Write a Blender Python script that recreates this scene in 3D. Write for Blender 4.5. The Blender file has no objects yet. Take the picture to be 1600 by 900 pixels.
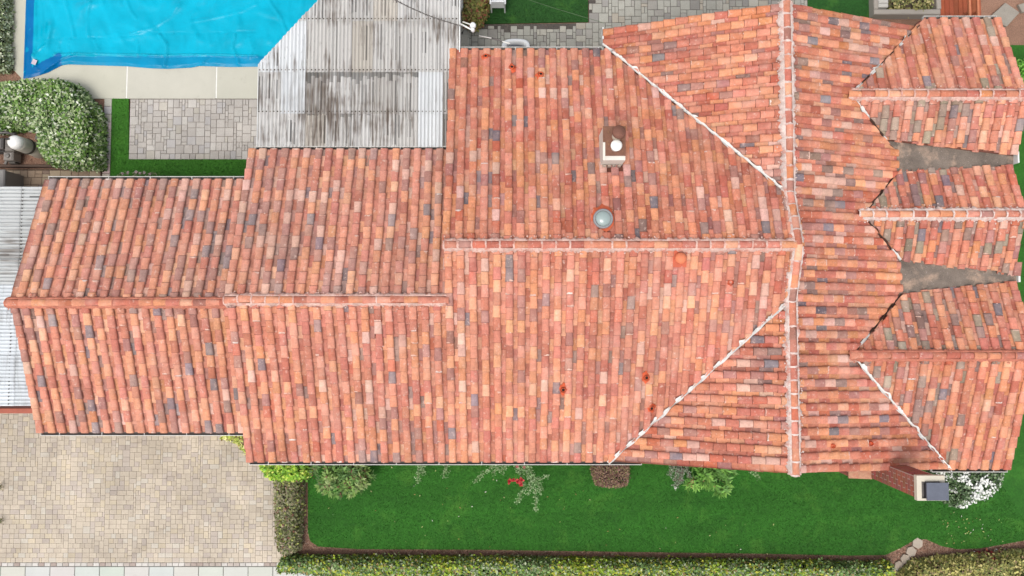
import bpy, math, random
import numpy as np
from mathutils import noise as mnoise, Vector

random.seed(7)
rng = np.random.default_rng(7)
SC = bpy.context.scene
COL = SC.collection

# ------------------------------------------------------------------ camera, sky, sun, exposure
CAM_H, TILT, FPX = 20.5, math.radians(2.7), 1067.0
cd = bpy.data.cameras.new('camera')
cam = bpy.data.objects.new('camera', cd)
COL.objects.link(cam)
cam.location = (0, 0, CAM_H)
cam.rotation_euler = (TILT, 0, 0)
cd.sensor_fit = 'HORIZONTAL'
cd.angle = 2 * math.atan(800 / FPX)
cd.clip_end = 2000
SC.camera = cam

SUN_EL, SUN_AZ = math.radians(66), math.radians(214)      # azimuth from north, clockwise: south-west
W = bpy.data.worlds.new('World')
SC.world = W
W.use_nodes = True
wn = W.node_tree.nodes
wl = W.node_tree.links
bg = wn['Background']
sky = wn.new('ShaderNodeTexSky')
sky.sky_type = 'NISHITA'
sky.sun_disc = False
sky.sun_elevation = SUN_EL
sky.sun_rotation = SUN_AZ
sky.dust_density = 3.0
sky.ozone_density = 1.0
hs = wn.new('ShaderNodeHueSaturation')                      # thin bright overcast: a paler sky
hs.inputs['Saturation'].default_value = 0.30
wl.new(sky.outputs[0], hs.inputs['Color'])
wl.new(hs.outputs[0], bg.inputs['Color'])
bg.inputs['Strength'].default_value = 0.145
sl = bpy.data.lights.new('sun', 'SUN')
sun = bpy.data.objects.new('sun', sl)
COL.objects.link(sun)
sl.energy = 1.02
sl.angle = math.radians(24)
sl.color = (1.0, 0.965, 0.91)
sd = Vector((math.sin(SUN_AZ) * math.cos(SUN_EL), math.cos(SUN_AZ) * math.cos(SUN_EL), math.sin(SUN_EL)))
sun.rotation_euler = sd.to_track_quat('Z', 'Y').to_euler()
sun.location = (0, 0, 30)
VS = SC.view_settings
VS.view_transform = 'Standard'
VS.look = 'None'
VS.gamma = 1
VS.use_curve_mapping = False
VS.exposure = 0.77

# ------------------------------------------------------------------ helpers
CT, ST = math.cos(TILT), math.sin(TILT)


def at(u, v, z=0.0):
    """place measured in the photograph -> point of the plan at height z"""
    dx, dy, dz = (u - 800) / FPX, (450 - v) / FPX, -1.0
    dy, dz = CT * dy - ST * dz, ST * dy + CT * dz
    t = (z - CAM_H) / dz
    return (dx * t, dy * t)


def lin(r, g, b, k=0.72):
    f = lambda c: (c / 12.92 if c <= 0.04045 else ((c + 0.055) / 1.055) ** 2.4)
    return (f(r / 255) * k, f(g / 255) * k, f(b / 255) * k)


class MB:
    def __init__(s):
        s.v, s.f, s.c, s.sm = [], [], [], []

    def add(s, verts, faces, col=(1, 1, 1), smooth=False):
        n = len(s.v)
        s.v.extend(verts)
        s.c.extend([col] * len(verts) if not isinstance(col, list) else col)
        for f in faces:
            s.f.append(tuple(i + n for i in f))
            s.sm.append(smooth)

    def box(s, x0, x1, y0, y1, z0, z1, col=(1, 1, 1), bev=0.0):
        if bev <= 0:
            v = [(x, y, z) for z in (z0, z1) for y in (y0, y1) for x in (x0, x1)]
            s.add(v, [(0, 2, 3, 1), (4, 5, 7, 6), (0, 1, 5, 4), (1, 3, 7, 5), (3, 2, 6, 7), (2, 0, 4, 6)], col)
        else:
            b = bev
            v = [(x0, y0, z0), (x1, y0, z0), (x1, y1, z0), (x0, y1, z0),
                 (x0, y0, z1 - b), (x1, y0, z1 - b), (x1, y1, z1 - b), (x0, y1, z1 - b),
                 (x0 + b, y0 + b, z1), (x1 - b, y0 + b, z1), (x1 - b, y1 - b, z1), (x0 + b, y1 - b, z1)]
            fs = [(3, 2, 1, 0), (8, 9, 10, 11)]
            for i in range(4):
                j = (i + 1) % 4
                fs += [(i, j, j + 4, i + 4), (i + 4, j + 4, j + 8, i + 8)]
            s.add(v, fs, col)

    def prism(s, pts, z0, z1, col=(1, 1, 1)):
        n = len(pts)
        zt = z1 if isinstance(z1, (list, tuple)) else [z1] * n
        zb = z0 if isinstance(z0, (list, tuple)) else [z0] * n
        v = [(p[0], p[1], zb[i]) for i, p in enumerate(pts)] + [(p[0], p[1], zt[i]) for i, p in enumerate(pts)]
        s.add(v, [tuple(range(n - 1, -1, -1)), tuple(range(n, 2 * n))] +
              [(i, (i + 1) % n, n + (i + 1) % n, n + i) for i in range(n)], col)

    def lathe(s, cx, cy, prof, col=(1, 1, 1), n=20, smooth=True, cap=True):
        v, f = [], []
        for r, z in prof:
            for k in range(n):
                a = 2 * math.pi * k / n
                v.append((cx + r * math.cos(a), cy + r * math.sin(a), z))
        m = len(prof)
        for i in range(m - 1):
            for k in range(n):
                k2 = (k + 1) % n
                f.append((i * n + k, i * n + k2, (i + 1) * n + k2, (i + 1) * n + k))
        if cap:
            f.append(tuple((m - 1) * n + k for k in range(n)))
        s.add(v, f, col, smooth)

    def tube(s, pts, r, col=(1, 1, 1), n=7):
        rs = r if isinstance(r, (list, tuple)) else [r] * len(pts)
        P = [Vector(p) for p in pts]
        v, f = [], []
        for i, p in enumerate(P):
            t = (P[min(i + 1, len(P) - 1)] - P[max(i - 1, 0)]).normalized()
            a = t.orthogonal().normalized()
            if abs(t.z) < 0.95:
                a = t.cross(Vector((0, 0, 1))).normalized()
            b = t.cross(a)
            for k in range(n):
                q = p + (a * math.cos(2 * math.pi * k / n) + b * math.sin(2 * math.pi * k / n)) * rs[i]
                v.append(tuple(q))
        for i in range(len(P) - 1):
            for k in range(n):
                f.append((i * n + k, i * n + (k + 1) % n, (i + 1) * n + (k + 1) % n, (i + 1) * n + k))
        f.append(tuple(range(n)))
        f.append(tuple((len(P) - 1) * n + k for k in range(n - 1, -1, -1)))
        s.add(v, f, col, True)

    def build(s, name, mat, parent=None):
        return mesh_object(name, s.v, s.f, s.c, mat, parent, s.sm)


def mesh_object(name, v, f, c, mat, parent=None, sm=None):
    me = bpy.data.meshes.new(name)
    me.from_pydata(v, [], f)
    if c is not None and len(c):
        a = me.attributes.new('tint', 'FLOAT_COLOR', 'POINT')
        cc = np.ones((len(c), 4), np.float32)
        cc[:, :3] = np.asarray(c, np.float32)
        a.data.foreach_set('color', cc.ravel())
    if sm is not None and any(sm):
        me.polygons.foreach_set('use_smooth', np.array(sm, bool))
    me.materials.append(mat)
    me.update()
    o = bpy.data.objects.new(name, me)
    COL.objects.link(o)
    if parent is not None:
        o.parent = parent
    return o


def tag(o, label=None, cat=None, group=None, kind=None):
    if label:
        o['label'] = label
    if cat:
        o['category'] = cat
    if group:
        o['group'] = group
    if kind:
        o['kind'] = kind
    return o


def thing(name, label, cat, loc=(0, 0, 0), group=None):
    o = bpy.data.objects.new(name, None)
    o.empty_display_size = 0.2
    COL.objects.link(o)
    return tag(o, label, cat, group)


def inside(p, poly):
    x, y = p
    r = False
    n = len(poly)
    for i in range(n):
        x1, y1 = poly[i]
        x2, y2 = poly[(i + 1) % n]
        if (y1 > y) != (y2 > y) and x < (x2 - x1) * (y - y1) / (y2 - y1) + x1:
            r = not r
    return r


def seg_dist(p, a, b):
    ax, ay = a
    bx, by = b
    dx, dy = bx - ax, by - ay
    t = max(0, min(1, ((p[0] - ax) * dx + (p[1] - ay) * dy) / (dx * dx + dy * dy + 1e-12)))
    return math.hypot(p[0] - ax - t * dx, p[1] - ay - t * dy)


def clip_faces(polys, a, b, off=0.0):
    """keep what lies left of a->b (shifted inwards by off)"""
    dx, dy = b[0] - a[0], b[1] - a[1]
    L = math.hypot(dx, dy)
    nx, ny = -dy / L, dx / L
    out = []
    for pol in polys:
        d = [(p[0] - a[0]) * nx + (p[1] - a[1]) * ny - off for p in pol]
        if min(d) >= 0:
            out.append(pol)
            continue
        if max(d) <= 0:
            continue
        r = []
        for i, p in enumerate(pol):
            q = pol[(i + 1) % len(pol)]
            d0, d1 = d[i], d[(i + 1) % len(pol)]
            if d0 >= 0:
                r.append(p)
            if (d0 > 0) != (d1 > 0) and d0 != d1:
                t = d0 / (d0 - d1)
                r.append(tuple(p[k] + (q[k] - p[k]) * t for k in range(3)))
        if len(r) >= 3:
            out.append(r)
    return out


def nz(x, y, z=0.0, s=1.0):
    return mnoise.noise(Vector((x * s, y * s, z)))


# ------------------------------------------------------------------ materials
def new_mat(name):
    m = bpy.data.materials.new(name)
    m.use_nodes = True
    nt = m.node_tree
    return m, nt.nodes, nt.links, nt.nodes['Principled BSDF']


def math_node(N, L, op, a, b=None):
    n = N.new('ShaderNodeMath')
    n.operation = op
    for i, x in enumerate((a, b)):
        if x is None:
            continue
        if isinstance(x, (int, float)):
            n.inputs[i].default_value = x
        else:
            L.new(x, n.inputs[i])
    return n.outputs[0]


def noise_node(N, L, scale, detail=4, rough=0.6, stretch=None, offset=0.0):
    g = N.new('ShaderNodeNewGeometry')
    mp = N.new('ShaderNodeMapping')
    L.new(g.outputs['Position'], mp.inputs['Vector'])
    if stretch:
        mp.inputs['Scale'].default_value = stretch
    mp.inputs['Location'].default_value = (offset, offset * 1.7, offset * 0.3)
    t = N.new('ShaderNodeTexNoise')
    t.inputs['Scale'].default_value = scale
    t.inputs['Detail'].default_value = detail
    t.inputs['Roughness'].default_value = rough
    L.new(mp.outputs[0], t.inputs['Vector'])
    return t.outputs[0]


def ramp(N, L, fac, p0, p1, c0=0.0, c1=1.0):
    r = N.new('ShaderNodeMapRange')
    r.inputs['From Min'].default_value = p0
    r.inputs['From Max'].default_value = p1
    r.inputs['To Min'].default_value = c0
    r.inputs['To Max'].default_value = c1
    L.new(fac, r.inputs['Value'])
    return r.outputs[0]


def mix(N, L, fac, a, b, mode='MIX'):
    n = N.new('ShaderNodeMix')
    n.data_type = 'RGBA'
    n.blend_type = mode
    for sock, x in ((n.inputs[0], fac), (n.inputs[6], a), (n.inputs[7], b)):
        if isinstance(x, (int, float)):
            sock.default_value = x
        elif isinstance(x, tuple):
            sock.default_value = (*x, 1)
        else:
            L.new(x, sock)
    return n.outputs[2]


def tinted(name, rough=0.85, var=0.25, scale=6, fine=60, fvar=0.2, bump=0.25, bscale=90, bdist=0.01,
           spots=None, spots2=None, spots3=None, stretch=None, spec=0.3, metallic=0.0):
    """tint attribute times mottling, spots of lime / dirt with a shape of their own, fine bump"""
    m, N, L, B = new_mat(name)
    at_ = N.new('ShaderNodeAttribute')
    at_.attribute_name = 'tint'
    col = at_.outputs['Color']
    n1 = noise_node(N, L, scale, 5, 0.6, stretch)
    f1 = ramp(N, L, n1, 0.25, 0.75, 1 - var, 1 + var)
    n2 = noise_node(N, L, fine, 3, 0.6, None, 4)
    f2 = ramp(N, L, n2, 0.25, 0.75, 1 - fvar, 1 + fvar)
    ff = math_node(N, L, 'MULTIPLY', f1, f2)
    cv = N.new('ShaderNodeCombineXYZ')
    for i in range(3):
        L.new(ff, cv.inputs[i])
    col = mix(N, L, 1.0, col, cv.outputs[0], 'MULTIPLY')
    for sp in (spots, spots2, spots3):
        if sp:
            c, sc_, lo, hi, amt, off = sp
            n3 = noise_node(N, L, sc_, 6, 0.68, None, off)
            col = mix(N, L, math_node(N, L, 'MULTIPLY', ramp(N, L, n3, lo, hi), amt), col, c)
    L.new(col, B.inputs['Base Color'])
    B.inputs['Roughness'].default_value = rough
    B.inputs['Specular IOR Level'].default_value = spec
    B.inputs['Metallic'].default_value = metallic
    if bump:
        bp = N.new('ShaderNodeBump')
        bp.inputs['Strength'].default_value = bump
        bp.inputs['Distance'].default_value = bdist
        L.new(noise_node(N, L, bscale, 4, 0.65, None, 9), bp.inputs['Height'])
        L.new(bp.outputs[0], B.inputs['Normal'])
    return m


M = {}
M['tile'] = tinted('terracotta', 0.9, 0.20, 7, 26, 0.14, 0.5, 70, 0.012,
                   spots=(lin(236, 205, 190), 11, 0.575, 0.70, 0.65, 2),
                   spots2=(lin(95, 72, 66), 16, 0.60, 0.76, 0.6, 7), spots3=(lin(232, 188, 168), 1.5, 0.50, 0.78, 0.5, 21))
M['mortar'] = tinted('lime_mortar', 0.95, 0.2, 9, 50, 0.2, 0.6, 60, 0.02,
                     spots=(lin(205, 120, 98), 6, 0.50, 0.66, 0.8, 5))
M['white_metal'] = tinted('white_painted_metal', 0.5, 0.06, 3, 40, 0.05, 0.05, 40, 0.005,
                          spots=(lin(120, 105, 92), 9, 0.62, 0.74, 0.5, 3))
M['flash'] = tinted('valley_flashing', 0.7, 0.15, 5, 40, 0.15, 0.4, 40, 0.01,
                    spots=(lin(70, 60, 55), 7, 0.60, 0.68, 0.7, 3))
M['paint'] = tinted('plain_surface', 0.75, 0.12, 4, 50, 0.1, 0.15, 60, 0.005)
M['rust'] = tinted('rusted_sheet', 0.8, 0.3, 5, 40, 0.2, 0.3, 50, 0.006,
                   spots=(lin(200, 150, 80), 8, 0.58, 0.72, 0.6, 3))
M['felt'] = tinted('mineral_felt', 0.95, 0.3, 2.5, 60, 0.35, 0.6, 120, 0.01,
                   spots=(lin(190, 162, 140), 2.6, 0.53, 0.68, 0.8, 2), spots2=(lin(206, 188, 178), 12, 0.62, 0.70, 0.75, 6), spots3=(lin(78, 68, 62), 3.4, 0.54, 0.70, 0.4, 14))
M['paver'] = tinted('paver_stone', 0.92, 0.14, 1.1, 45, 0.14, 0.5, 90, 0.008,
                    spots=(lin(110, 98, 88), 5, 0.60, 0.8, 0.45, 2), spots2=(lin(150, 136, 122), .9, .54, .72, .55, 11))
M['concrete'] = tinted('concrete', 0.9, 0.06, 1.2, 60, 0.06, 0.3, 120, 0.004,
                       spots=(lin(150, 142, 130), 3.5, 0.6, 0.8, 0.35, 2))
M['soil'] = tinted('soil', 1.0, 0.25, 1.2, 35, 0.35, 0.9, 40, 0.03,
                   spots=(lin(150, 118, 100), 9, 0.58, 0.7, 0.5, 2))
M['brick'] = tinted('brick', 0.9, 0.15, 5, 50, 0.15, 0.5, 70, 0.008)
M['stucco'] = tinted('stucco', 0.95, 0.08, 2, 60, 0.1, 0.4, 90, 0.008)
M['wood'] = tinted('stained_wood', 0.7, 0.2, 3, 40, 0.15, 0.2, 50, 0.005)
M['plastic'] = tinted('plastic_shell', 0.4, 0.05, 3, 40, 0.04, 0.0, spec=0.5,
                      spots=(lin(150, 140, 125), 7, 0.64, 0.76, 0.35, 3))
M['turf'] = tinted('artificial_turf', 0.9, 0.22, 0.9, 22, 0.32, 0.8, 90, 0.02,
                   spots=(lin(92, 146, 52), 1.3, 0.54, 0.78, 0.6, 2), spots2=(lin(34, 74, 26), 2.6, 0.58, 0.75, 0.5, 6), stretch=(.5, 1.6, 1))
M['cable'] = tinted('cable', 0.6, 0.05, 3, 40, 0.05, 0.0)


def leaf_mat(name, rough=0.55, tr=0.22):
    m, N, L, B = new_mat(name)
    a = N.new('ShaderNodeAttribute')
    a.attribute_name = 'tint'
    L.new(a.outputs['Color'], B.inputs['Base Color'])
    B.inputs['Roughness'].default_value = rough
    B.inputs['Specular IOR Level'].default_value = 0.35
    t = N.new('ShaderNodeBsdfTranslucent')
    L.new(a.outputs['Color'], t.inputs['Color'])
    mx = N.new('ShaderNodeMixShader')
    mx.inputs[0].default_value = tr
    L.new(B.outputs[0], mx.inputs[1])
    L.new(t.outputs[0], mx.inputs[2])
    L.new(mx.outputs[0], N['Material Output'].inputs['Surface'])
    return m


M['leaf'] = leaf_mat('leaf')
M['petal'] = leaf_mat('petal', 0.7, 0.15)
M['stem'] = tinted('woody_stem', 0.95, 0.2, 8, 40, 0.2, 0.3, 40, 0.01)


def corrugated_mat(name, dirt_amt, st=(16, 1.1, 1)):
    """translucent plastic sheet gone grey: long streaks of dirt run with the flutes"""
    m, N, L, B = new_mat(name)
    a = N.new('ShaderNodeAttribute')
    a.attribute_name = 'tint'
    n1 = noise_node(N, L, 1.0, 5, 0.65, st)
    n2 = noise_node(N, L, 1.0, 3, 0.6, (0.55, 0.8, 1), 5)
    f = math_node(N, L, 'ADD', n1, math_node(N, L, 'MULTIPLY', math_node(N, L, 'SUBTRACT', n2, 0.5), 0.9))
    d = math_node(N, L, 'MULTIPLY', ramp(N, L, f, 0.50, 0.72), dirt_amt)
    col = mix(N, L, d, a.outputs['Color'], lin(104, 90, 78))
    n4 = noise_node(N, L, 22, 4, 0.7, (1, 0.35, 1), 8)
    col = mix(N, L, math_node(N, L, 'MULTIPLY', ramp(N, L, n4, 0.60, 0.72), 0.5 * dirt_amt), col, lin(70, 60, 52))
    L.new(col, B.inputs['Base Color'])
    B.inputs['Roughness'].default_value = 0.5
    return m


M['corr_dirty'] = corrugated_mat('weathered_corrugated_sheet', 0.95)
M['corr_dirty_x'] = corrugated_mat('weathered_side_sheet', 0.75, (0.8, 14, 1))
M['corr_clean'] = corrugated_mat('white_corrugated_sheet', 0.45)


def glass_mat():
    m, N, L, B = new_mat('skylight_dome')
    B.inputs['Base Color'].default_value = (*lin(158, 172, 168), 1)
    B.inputs['Roughness'].default_value = 0.3
    B.inputs['Coat Weight'].default_value = 0.6
    return m


M['dome'] = glass_mat()


def cover_mat():
    m, N, L, B = new_mat('pool_cover_sheet')
    a = N.new('ShaderNodeAttribute')
    a.attribute_name = 'tint'
    n = noise_node(N, L, 1.2, 4, 0.6)
    f = ramp(N, L, n, 0.3, 0.7, 0.88, 1.12)
    cv = N.new('ShaderNodeCombineXYZ')
    for i in range(3):
        L.new(f, cv.inputs[i])
    L.new(mix(N, L, 1.0, a.outputs['Color'], cv.outputs[0], 'MULTIPLY'), B.inputs['Base Color'])
    B.inputs['Roughness'].default_value = 0.3
    B.inputs['Specular IOR Level'].default_value = 0.14
    bp = N.new('ShaderNodeBump')
    bp.inputs['Strength'].default_value = 0.3
    bp.inputs['Distance'].default_value = 0.02
    L.new(noise_node(N, L, 7, 3, 0.5, (1, 1.6, 1)), bp.inputs['Height'])
    g = N.new('ShaderNodeNewGeometry')
    rt = N.new('ShaderNodeTexNoise')
    rt.noise_type = 'RIDGED_MULTIFRACTAL'
    rt.inputs['Scale'].default_value = 1.1
    rt.inputs['Detail'].default_value = 3
    rt.inputs['Distortion'].default_value = 0.6
    L.new(g.outputs['Position'], rt.inputs['Vector'])
    b2 = N.new('ShaderNodeBump')
    b2.inputs['Strength'].default_value = 1.0
    b2.inputs['Distance'].default_value = 0.14
    L.new(rt.outputs[0], b2.inputs['Height'])
    L.new(bp.outputs[0], b2.inputs['Normal'])
    L.new(b2.outputs[0], B.inputs['Normal'])
    return m


M['cover'] = cover_mat()

# ------------------------------------------------------------------ setting: ground, lawns, paving
g = MB()
g.add([(-150, -150, -0.06), (150, -150, -0.06), (150, 150, -0.06), (-150, 150, -0.06)], [(0, 1, 2, 3)], lin(158, 122, 102))
tag(g.build('ground', M['soil']), kind='structure')


def sheet(name, pts, z0, z1, col, mat, kind='structure', parent=None):
    b = MB()
    b.prism(pts, z0, z1, col)
    o = b.build(name, mat, parent)
    return tag(o, kind=kind) if kind else o


def arc(cx, cy, r, a0, a1, n=8):
    return [(cx + r * math.cos(math.radians(a0 + (a1 - a0) * i / n)), cy + r * math.sin(math.radians(a0 + (a1 - a0) * i / n))) for i in range(n + 1)]


# front lawn (south) wrapping round the east end
lawn_px = [(481, 700), (481, 832), (485, 846), (497, 854), (560, 858), (760, 859), (960, 862), (1180, 865), (1330, 868), (1384, 867),
           (1408, 856), (1432, 842), (1448, 843), (1470, 853), (1495, 858), (1530, 857), (1565, 851), (1620, 841), (1760, 815)]
lawn_pts = [at(u, v) for u, v in lawn_px] + [(21, 3), (21, 8.4), (13.6, 8.4), (12.2, 7.0), (11.9, -3.0)]
GREEN = lin(49, 107, 30)
lawns = []
lawns.append(sheet('lawn', lawn_pts, -0.05, 0.0, GREEN, M['turf']))
# L-shaped strip beside the paved patio
L1 = [at(175, 154), at(201, 154), at(201, 249), at(400, 249), at(400, 290), at(172, 290)]
lawns.append(sheet('lawn', L1[::-1], -0.05, 0.0, lin(60, 116, 32), M['turf']))
# pieces of lawn in the back garden
L2 = [at(752, 37), at(752, -60), at(919, -60), at(919, 34)]
lawns.append(sheet('lawn', L2[::-1], -0.05, 0.0, lin(40, 84, 32), M['turf']))
L3 = [at(1262, 60), at(1262, -60), at(1366, -60), at(1366, 60)]
lawns.append(sheet('lawn', L3[::-1], -0.05, 0.0, lin(42, 92, 34), M['turf']))


def leaf_arrays(P, D, Nn, Ln, Wd):
    """diamond leaves: base P, direction D, normal Nn"""
    S = np.cross(D, Nn)
    S /= np.linalg.norm(S, axis=1, keepdims=True) + 1e-9
    mid = P + D * (Ln * 0.5)[:, None] + Nn * (Ln * 0.10)[:, None]
    v = np.stack([P, mid + S * (Wd * 0.5)[:, None], P + D * Ln[:, None], mid - S * (Wd * 0.5)[:, None]], 1)
    return v.reshape(-1, 3)


def leaf_object(name, P, D, Nn, Ln, Wd, C, mat, parent=None):
    D = D / (np.linalg.norm(D, axis=1, keepdims=True) + 1e-9)
    Nn = Nn / (np.linalg.norm(Nn, axis=1, keepdims=True) + 1e-9)
    v = leaf_arrays(P, D, Nn, Ln, Wd).astype(np.float32)
    n = len(P)
    me = bpy.data.meshes.new(name)
    me.vertices.add(4 * n)
    me.vertices.foreach_set('co', v.ravel())
    me.loops.add(4 * n)
    me.loops.foreach_set('vertex_index', np.arange(4 * n, dtype=np.int32))
    me.polygons.add(n)
    me.polygons.foreach_set('loop_start', np.arange(0, 4 * n, 4, dtype=np.int32))
    a = me.attributes.new('tint', 'FLOAT_COLOR', 'POINT')
    cc = np.ones((n, 4, 4), np.float32)
    cc[:, :, :3] = C[:, None, :]
    a.data.foreach_set('color', cc.ravel())
    me.update()
    me.validate()
    me.materials.append(mat)
    o = bpy.data.objects.new(name, me)
    COL.objects.link(o)
    if parent is not None:
        o.parent = parent
    return o


def sample_poly(poly, n):
    xs = [p[0] for p in poly]
    ys = [p[1] for p in poly]
    out = []
    while len(out) < n:
        p = (random.uniform(min(xs), max(xs)), random.uniform(min(ys), max(ys)))
        if inside(p, poly):
            out.append(p)
    return np.array(out)


def grass(poly, dens, col):
    area = 0.5 * abs(sum(poly[i][0] * poly[(i + 1) % len(poly)][1] - poly[(i + 1) % len(poly)][0] * poly[i][1] for i in range(len(poly))))
    n = int(area * dens)
    q = sample_poly(poly, n)
    P = np.column_stack([q, np.full(n, -0.005)])
    D = rng.normal(0, 0.55, (n, 3))
    D[:, 2] = 1.0
    Nn = rng.normal(0, 1, (n, 3))
    Nn -= D * (Nn * D).sum(1, keepdims=True) / (D * D).sum(1, keepdims=True)
    patch = np.array([nz(x, y, 3, 0.9) + 0.6 * nz(x, y, 8, 3.1) for x, y in q])
    C = np.array(col)[None, :] * (1 + 0.35 * patch + rng.normal(0, 0.10, n))[:, None]
    C = np.clip(C, 0.004, 1)
    return P, D, Nn, rng.uniform(0.02, 0.045, n), rng.uniform(0.012, 0.02, n), C


gs = [grass([at(u, v) for u, v in lawn_px[:18]] + [(13.6, -3.4), (13.6, -3.0), (-6.0, -3.0)], 900, lin(53, 114, 32)),
      grass(L1, 900, lin(62, 122, 34)), grass([at(752, 37), at(752, -8), at(919, -8), at(919, 34)], 700, lin(42, 88, 32))]
go = leaf_object('grass', *[np.concatenate([a[i] for a in gs]) for i in range(6)], M['leaf'])
tag(go, 'short dense green artificial grass blades of the lawns', 'grass', kind='stuff')


# ---- paving made of single stones
def ashlar(w, h, mod, sizes, seed):
    r = random.Random(seed)
    nx, ny = int(round(w / mod)), int(round(h / mod))
    occ = [[False] * nx for _ in range(ny)]
    out = []
    for j in range(ny):
        for i in range(nx):
            if occ[j][i]:
                continue
            opts = sizes[:]
            r.shuffle(opts)
            opts.sort(key=lambda s: r.random() * s[2], reverse=True)
            for a, b, _ in opts + [(1, 1, 1)]:
                if i + a <= nx and j + b <= ny and not any(occ[j + y][i + x] for y in range(b) for x in range(a)):
                    break
            for y in range(b):
                for x in range(a):
                    occ[j + y][i + x] = True
            out.append((i * mod, j * mod, (i + a) * mod, (j + b) * mod))
    return out


def paving(name, x0, y0, x1, y1, mod, sizes, pal, seed, bed_col, joint=0.012, poly=None, limit=300, root=None):
    if root is None:
        b = MB()
        b.prism(poly if poly else [(x0, y0), (x1, y0), (x1, y1), (x0, y1)], -0.05, -0.012, bed_col)
        root = tag(b.build(name, M['soil']), kind='structure')
    r = random.Random(seed)
    stones = []
    for a, b_, c, d in ashlar(x1 - x0, y1 - y0, mod, sizes, seed):
        cx, cy = x0 + (a + c) / 2, y0 + (b_ + d) / 2
        if poly and not all(inside(q, poly) for q in ((x0 + a + .02, y0 + b_ + .02), (x0 + c - .02, y0 + d - .02), (x0 + a + .02, y0 + d - .02), (x0 + c - .02, y0 + b_ + .02))):
            continue
        pc = pal[0] if r.random() < 0.55 else r.choice(pal)
        k = 1 + r.gauss(0, 0.04) + 0.2 * nz(cx, cy, seed, 0.8)
        col = tuple(max(0.01, ch * k) for ch in pc)
        jz = r.uniform(-0.003, 0.003)
        stones.append(((c - a) * (d - b_) / (1 + 0.002 * (cx * cx + cy * cy)), (x0 + a + joint / 2, x0 + c - joint / 2, y0 + b_ + joint / 2, y0 + d - joint / 2, -0.04, 0.004 + jz), col, abs(cy) > 12 or abs(cx) > 15.6))
    stones.sort(key=lambda s: (s[3], -s[0]))
    rest = MB()
    for k, (_, bx, col, _o) in enumerate(stones):
        if k < limit:
            b = MB()
            b.box(*bx, col, bev=0.005)
            b.build('paver', M['paver'], root)
        else:
            rest.box(*bx, col, bev=0.005)
    if rest.v:
        tag(rest.build('small_pavers', M['paver'], root), kind='stuff')
    return root


GREYP = [lin(190, 183, 175), lin(196, 189, 180), lin(183, 176, 168), lin(190, 183, 171), lin(186, 181, 177), lin(198, 192, 184)]
ASH = [(3, 3, 1.0), (3, 2, 1.0), (2, 3, 1.0), (2, 2, 1.0), (2, 1, 0.7), (1, 2, 0.7), (4, 3, 0.5)]
px0, py0 = at(201, 249)
px1, py1 = at(440, 153)
paving('patio', px0, py0, px1, py1, 0.088, ASH, GREYP, 3, lin(146, 138, 128))
# patio behind the tall wing
b0 = at(716, 80)
b1 = at(1262, -30)
hole = [(b0[0], 6.6), (b1[0], 6.6), (b1[0], b1[1]), (at(920, 0)[0], b1[1]), (at(920, 0)[0], at(900, 36)[1]), (at(750, 0)[0], at(752, 38)[1]), (at(750, 0)[0], b1[1]), (b0[0], b1[1])]
GREYN = [lin(168, 166, 156), lin(160, 156, 148), lin(178, 174, 162), lin(150, 146, 140), lin(172, 164, 150)]
paving('patio', b0[0], 6.6, b1[0], b1[1], 0.1, ASH, GREYN, 5, lin(96, 90, 84), poly=hole)
# row of slabs beside the hedge and the strip of brick pavers behind the garage
b = MB()
sx0, sy0 = at(159, 290)
sx1, sy1 = at(175, 154)
b.prism([(sx0, sy0), (sx1, sy0), (sx1, sy1), (sx0, sy1)], -0.05, -0.015, lin(120, 110, 100))
path = tag(b.build('path', M['soil']), kind='structure')
yy = sy1
rr = random.Random(4)
while yy > sy0 + 0.1:
    h = rr.choice((0.24, 0.27, 0.3))
    b = MB()
    b.box(sx0 + .006, sx1 - .006, yy - h + .006, yy - .006, -0.04, 0.005, tuple(c * rr.uniform(.9, 1.1) for c in lin(194, 184, 174)), bev=.01)
    b.build('path_slab', M['paver'], path)
    yy -= h
q0 = at(-60, 300)
q1 = at(158, 264)
paving('path', q0[0], q0[1], q1[0], q1[1], 0.11, [(3, 2, 1), (2, 2, 1), (2, 1, .8)], [lin(176, 152, 128), lin(160, 140, 130), lin(186, 166, 140), lin(150, 128, 112)], 8, lin(120, 100, 84))

# driveway
d0 = at(-150, 879)
d1 = at(450, 600)
TAN = [lin(201, 187, 168), lin(204, 189, 165), lin(197, 184, 168), lin(193, 180, 167), lin(204, 194, 179), lin(189, 176, 163)]
DR = [(3, 2, 1.0), (2, 2, 1.0), (2, 3, .55), (4, 2, .5), (3, 3, .45), (1, 2, .3)]
drive_poly = [d0, (at(446, 879)[0], d0[1]), (at(446, 879)[0], -2.0), (d0[0], -2.0)]
drive = paving('driveway', d0[0], d0[1], d1[0], -2.0, 0.070, DR, TAN, 11, lin(192, 178, 160), joint=0.004, poly=drive_poly)
e0 = at(0, 885)[1]
x = d0[0]
rr = random.Random(6)
while x < at(446, 885)[0]:
    b = MB()
    b.box(x + .005, x + .175, e0 + .006, d0[1] - .006, -0.04, 0.005, rr.choice([lin(206, 200, 192), lin(190, 178, 168), lin(216, 210, 202), lin(176, 160, 150)]), bev=.008)
    b.build('border_paver', M['paver'], drive)
    x += .18
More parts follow.
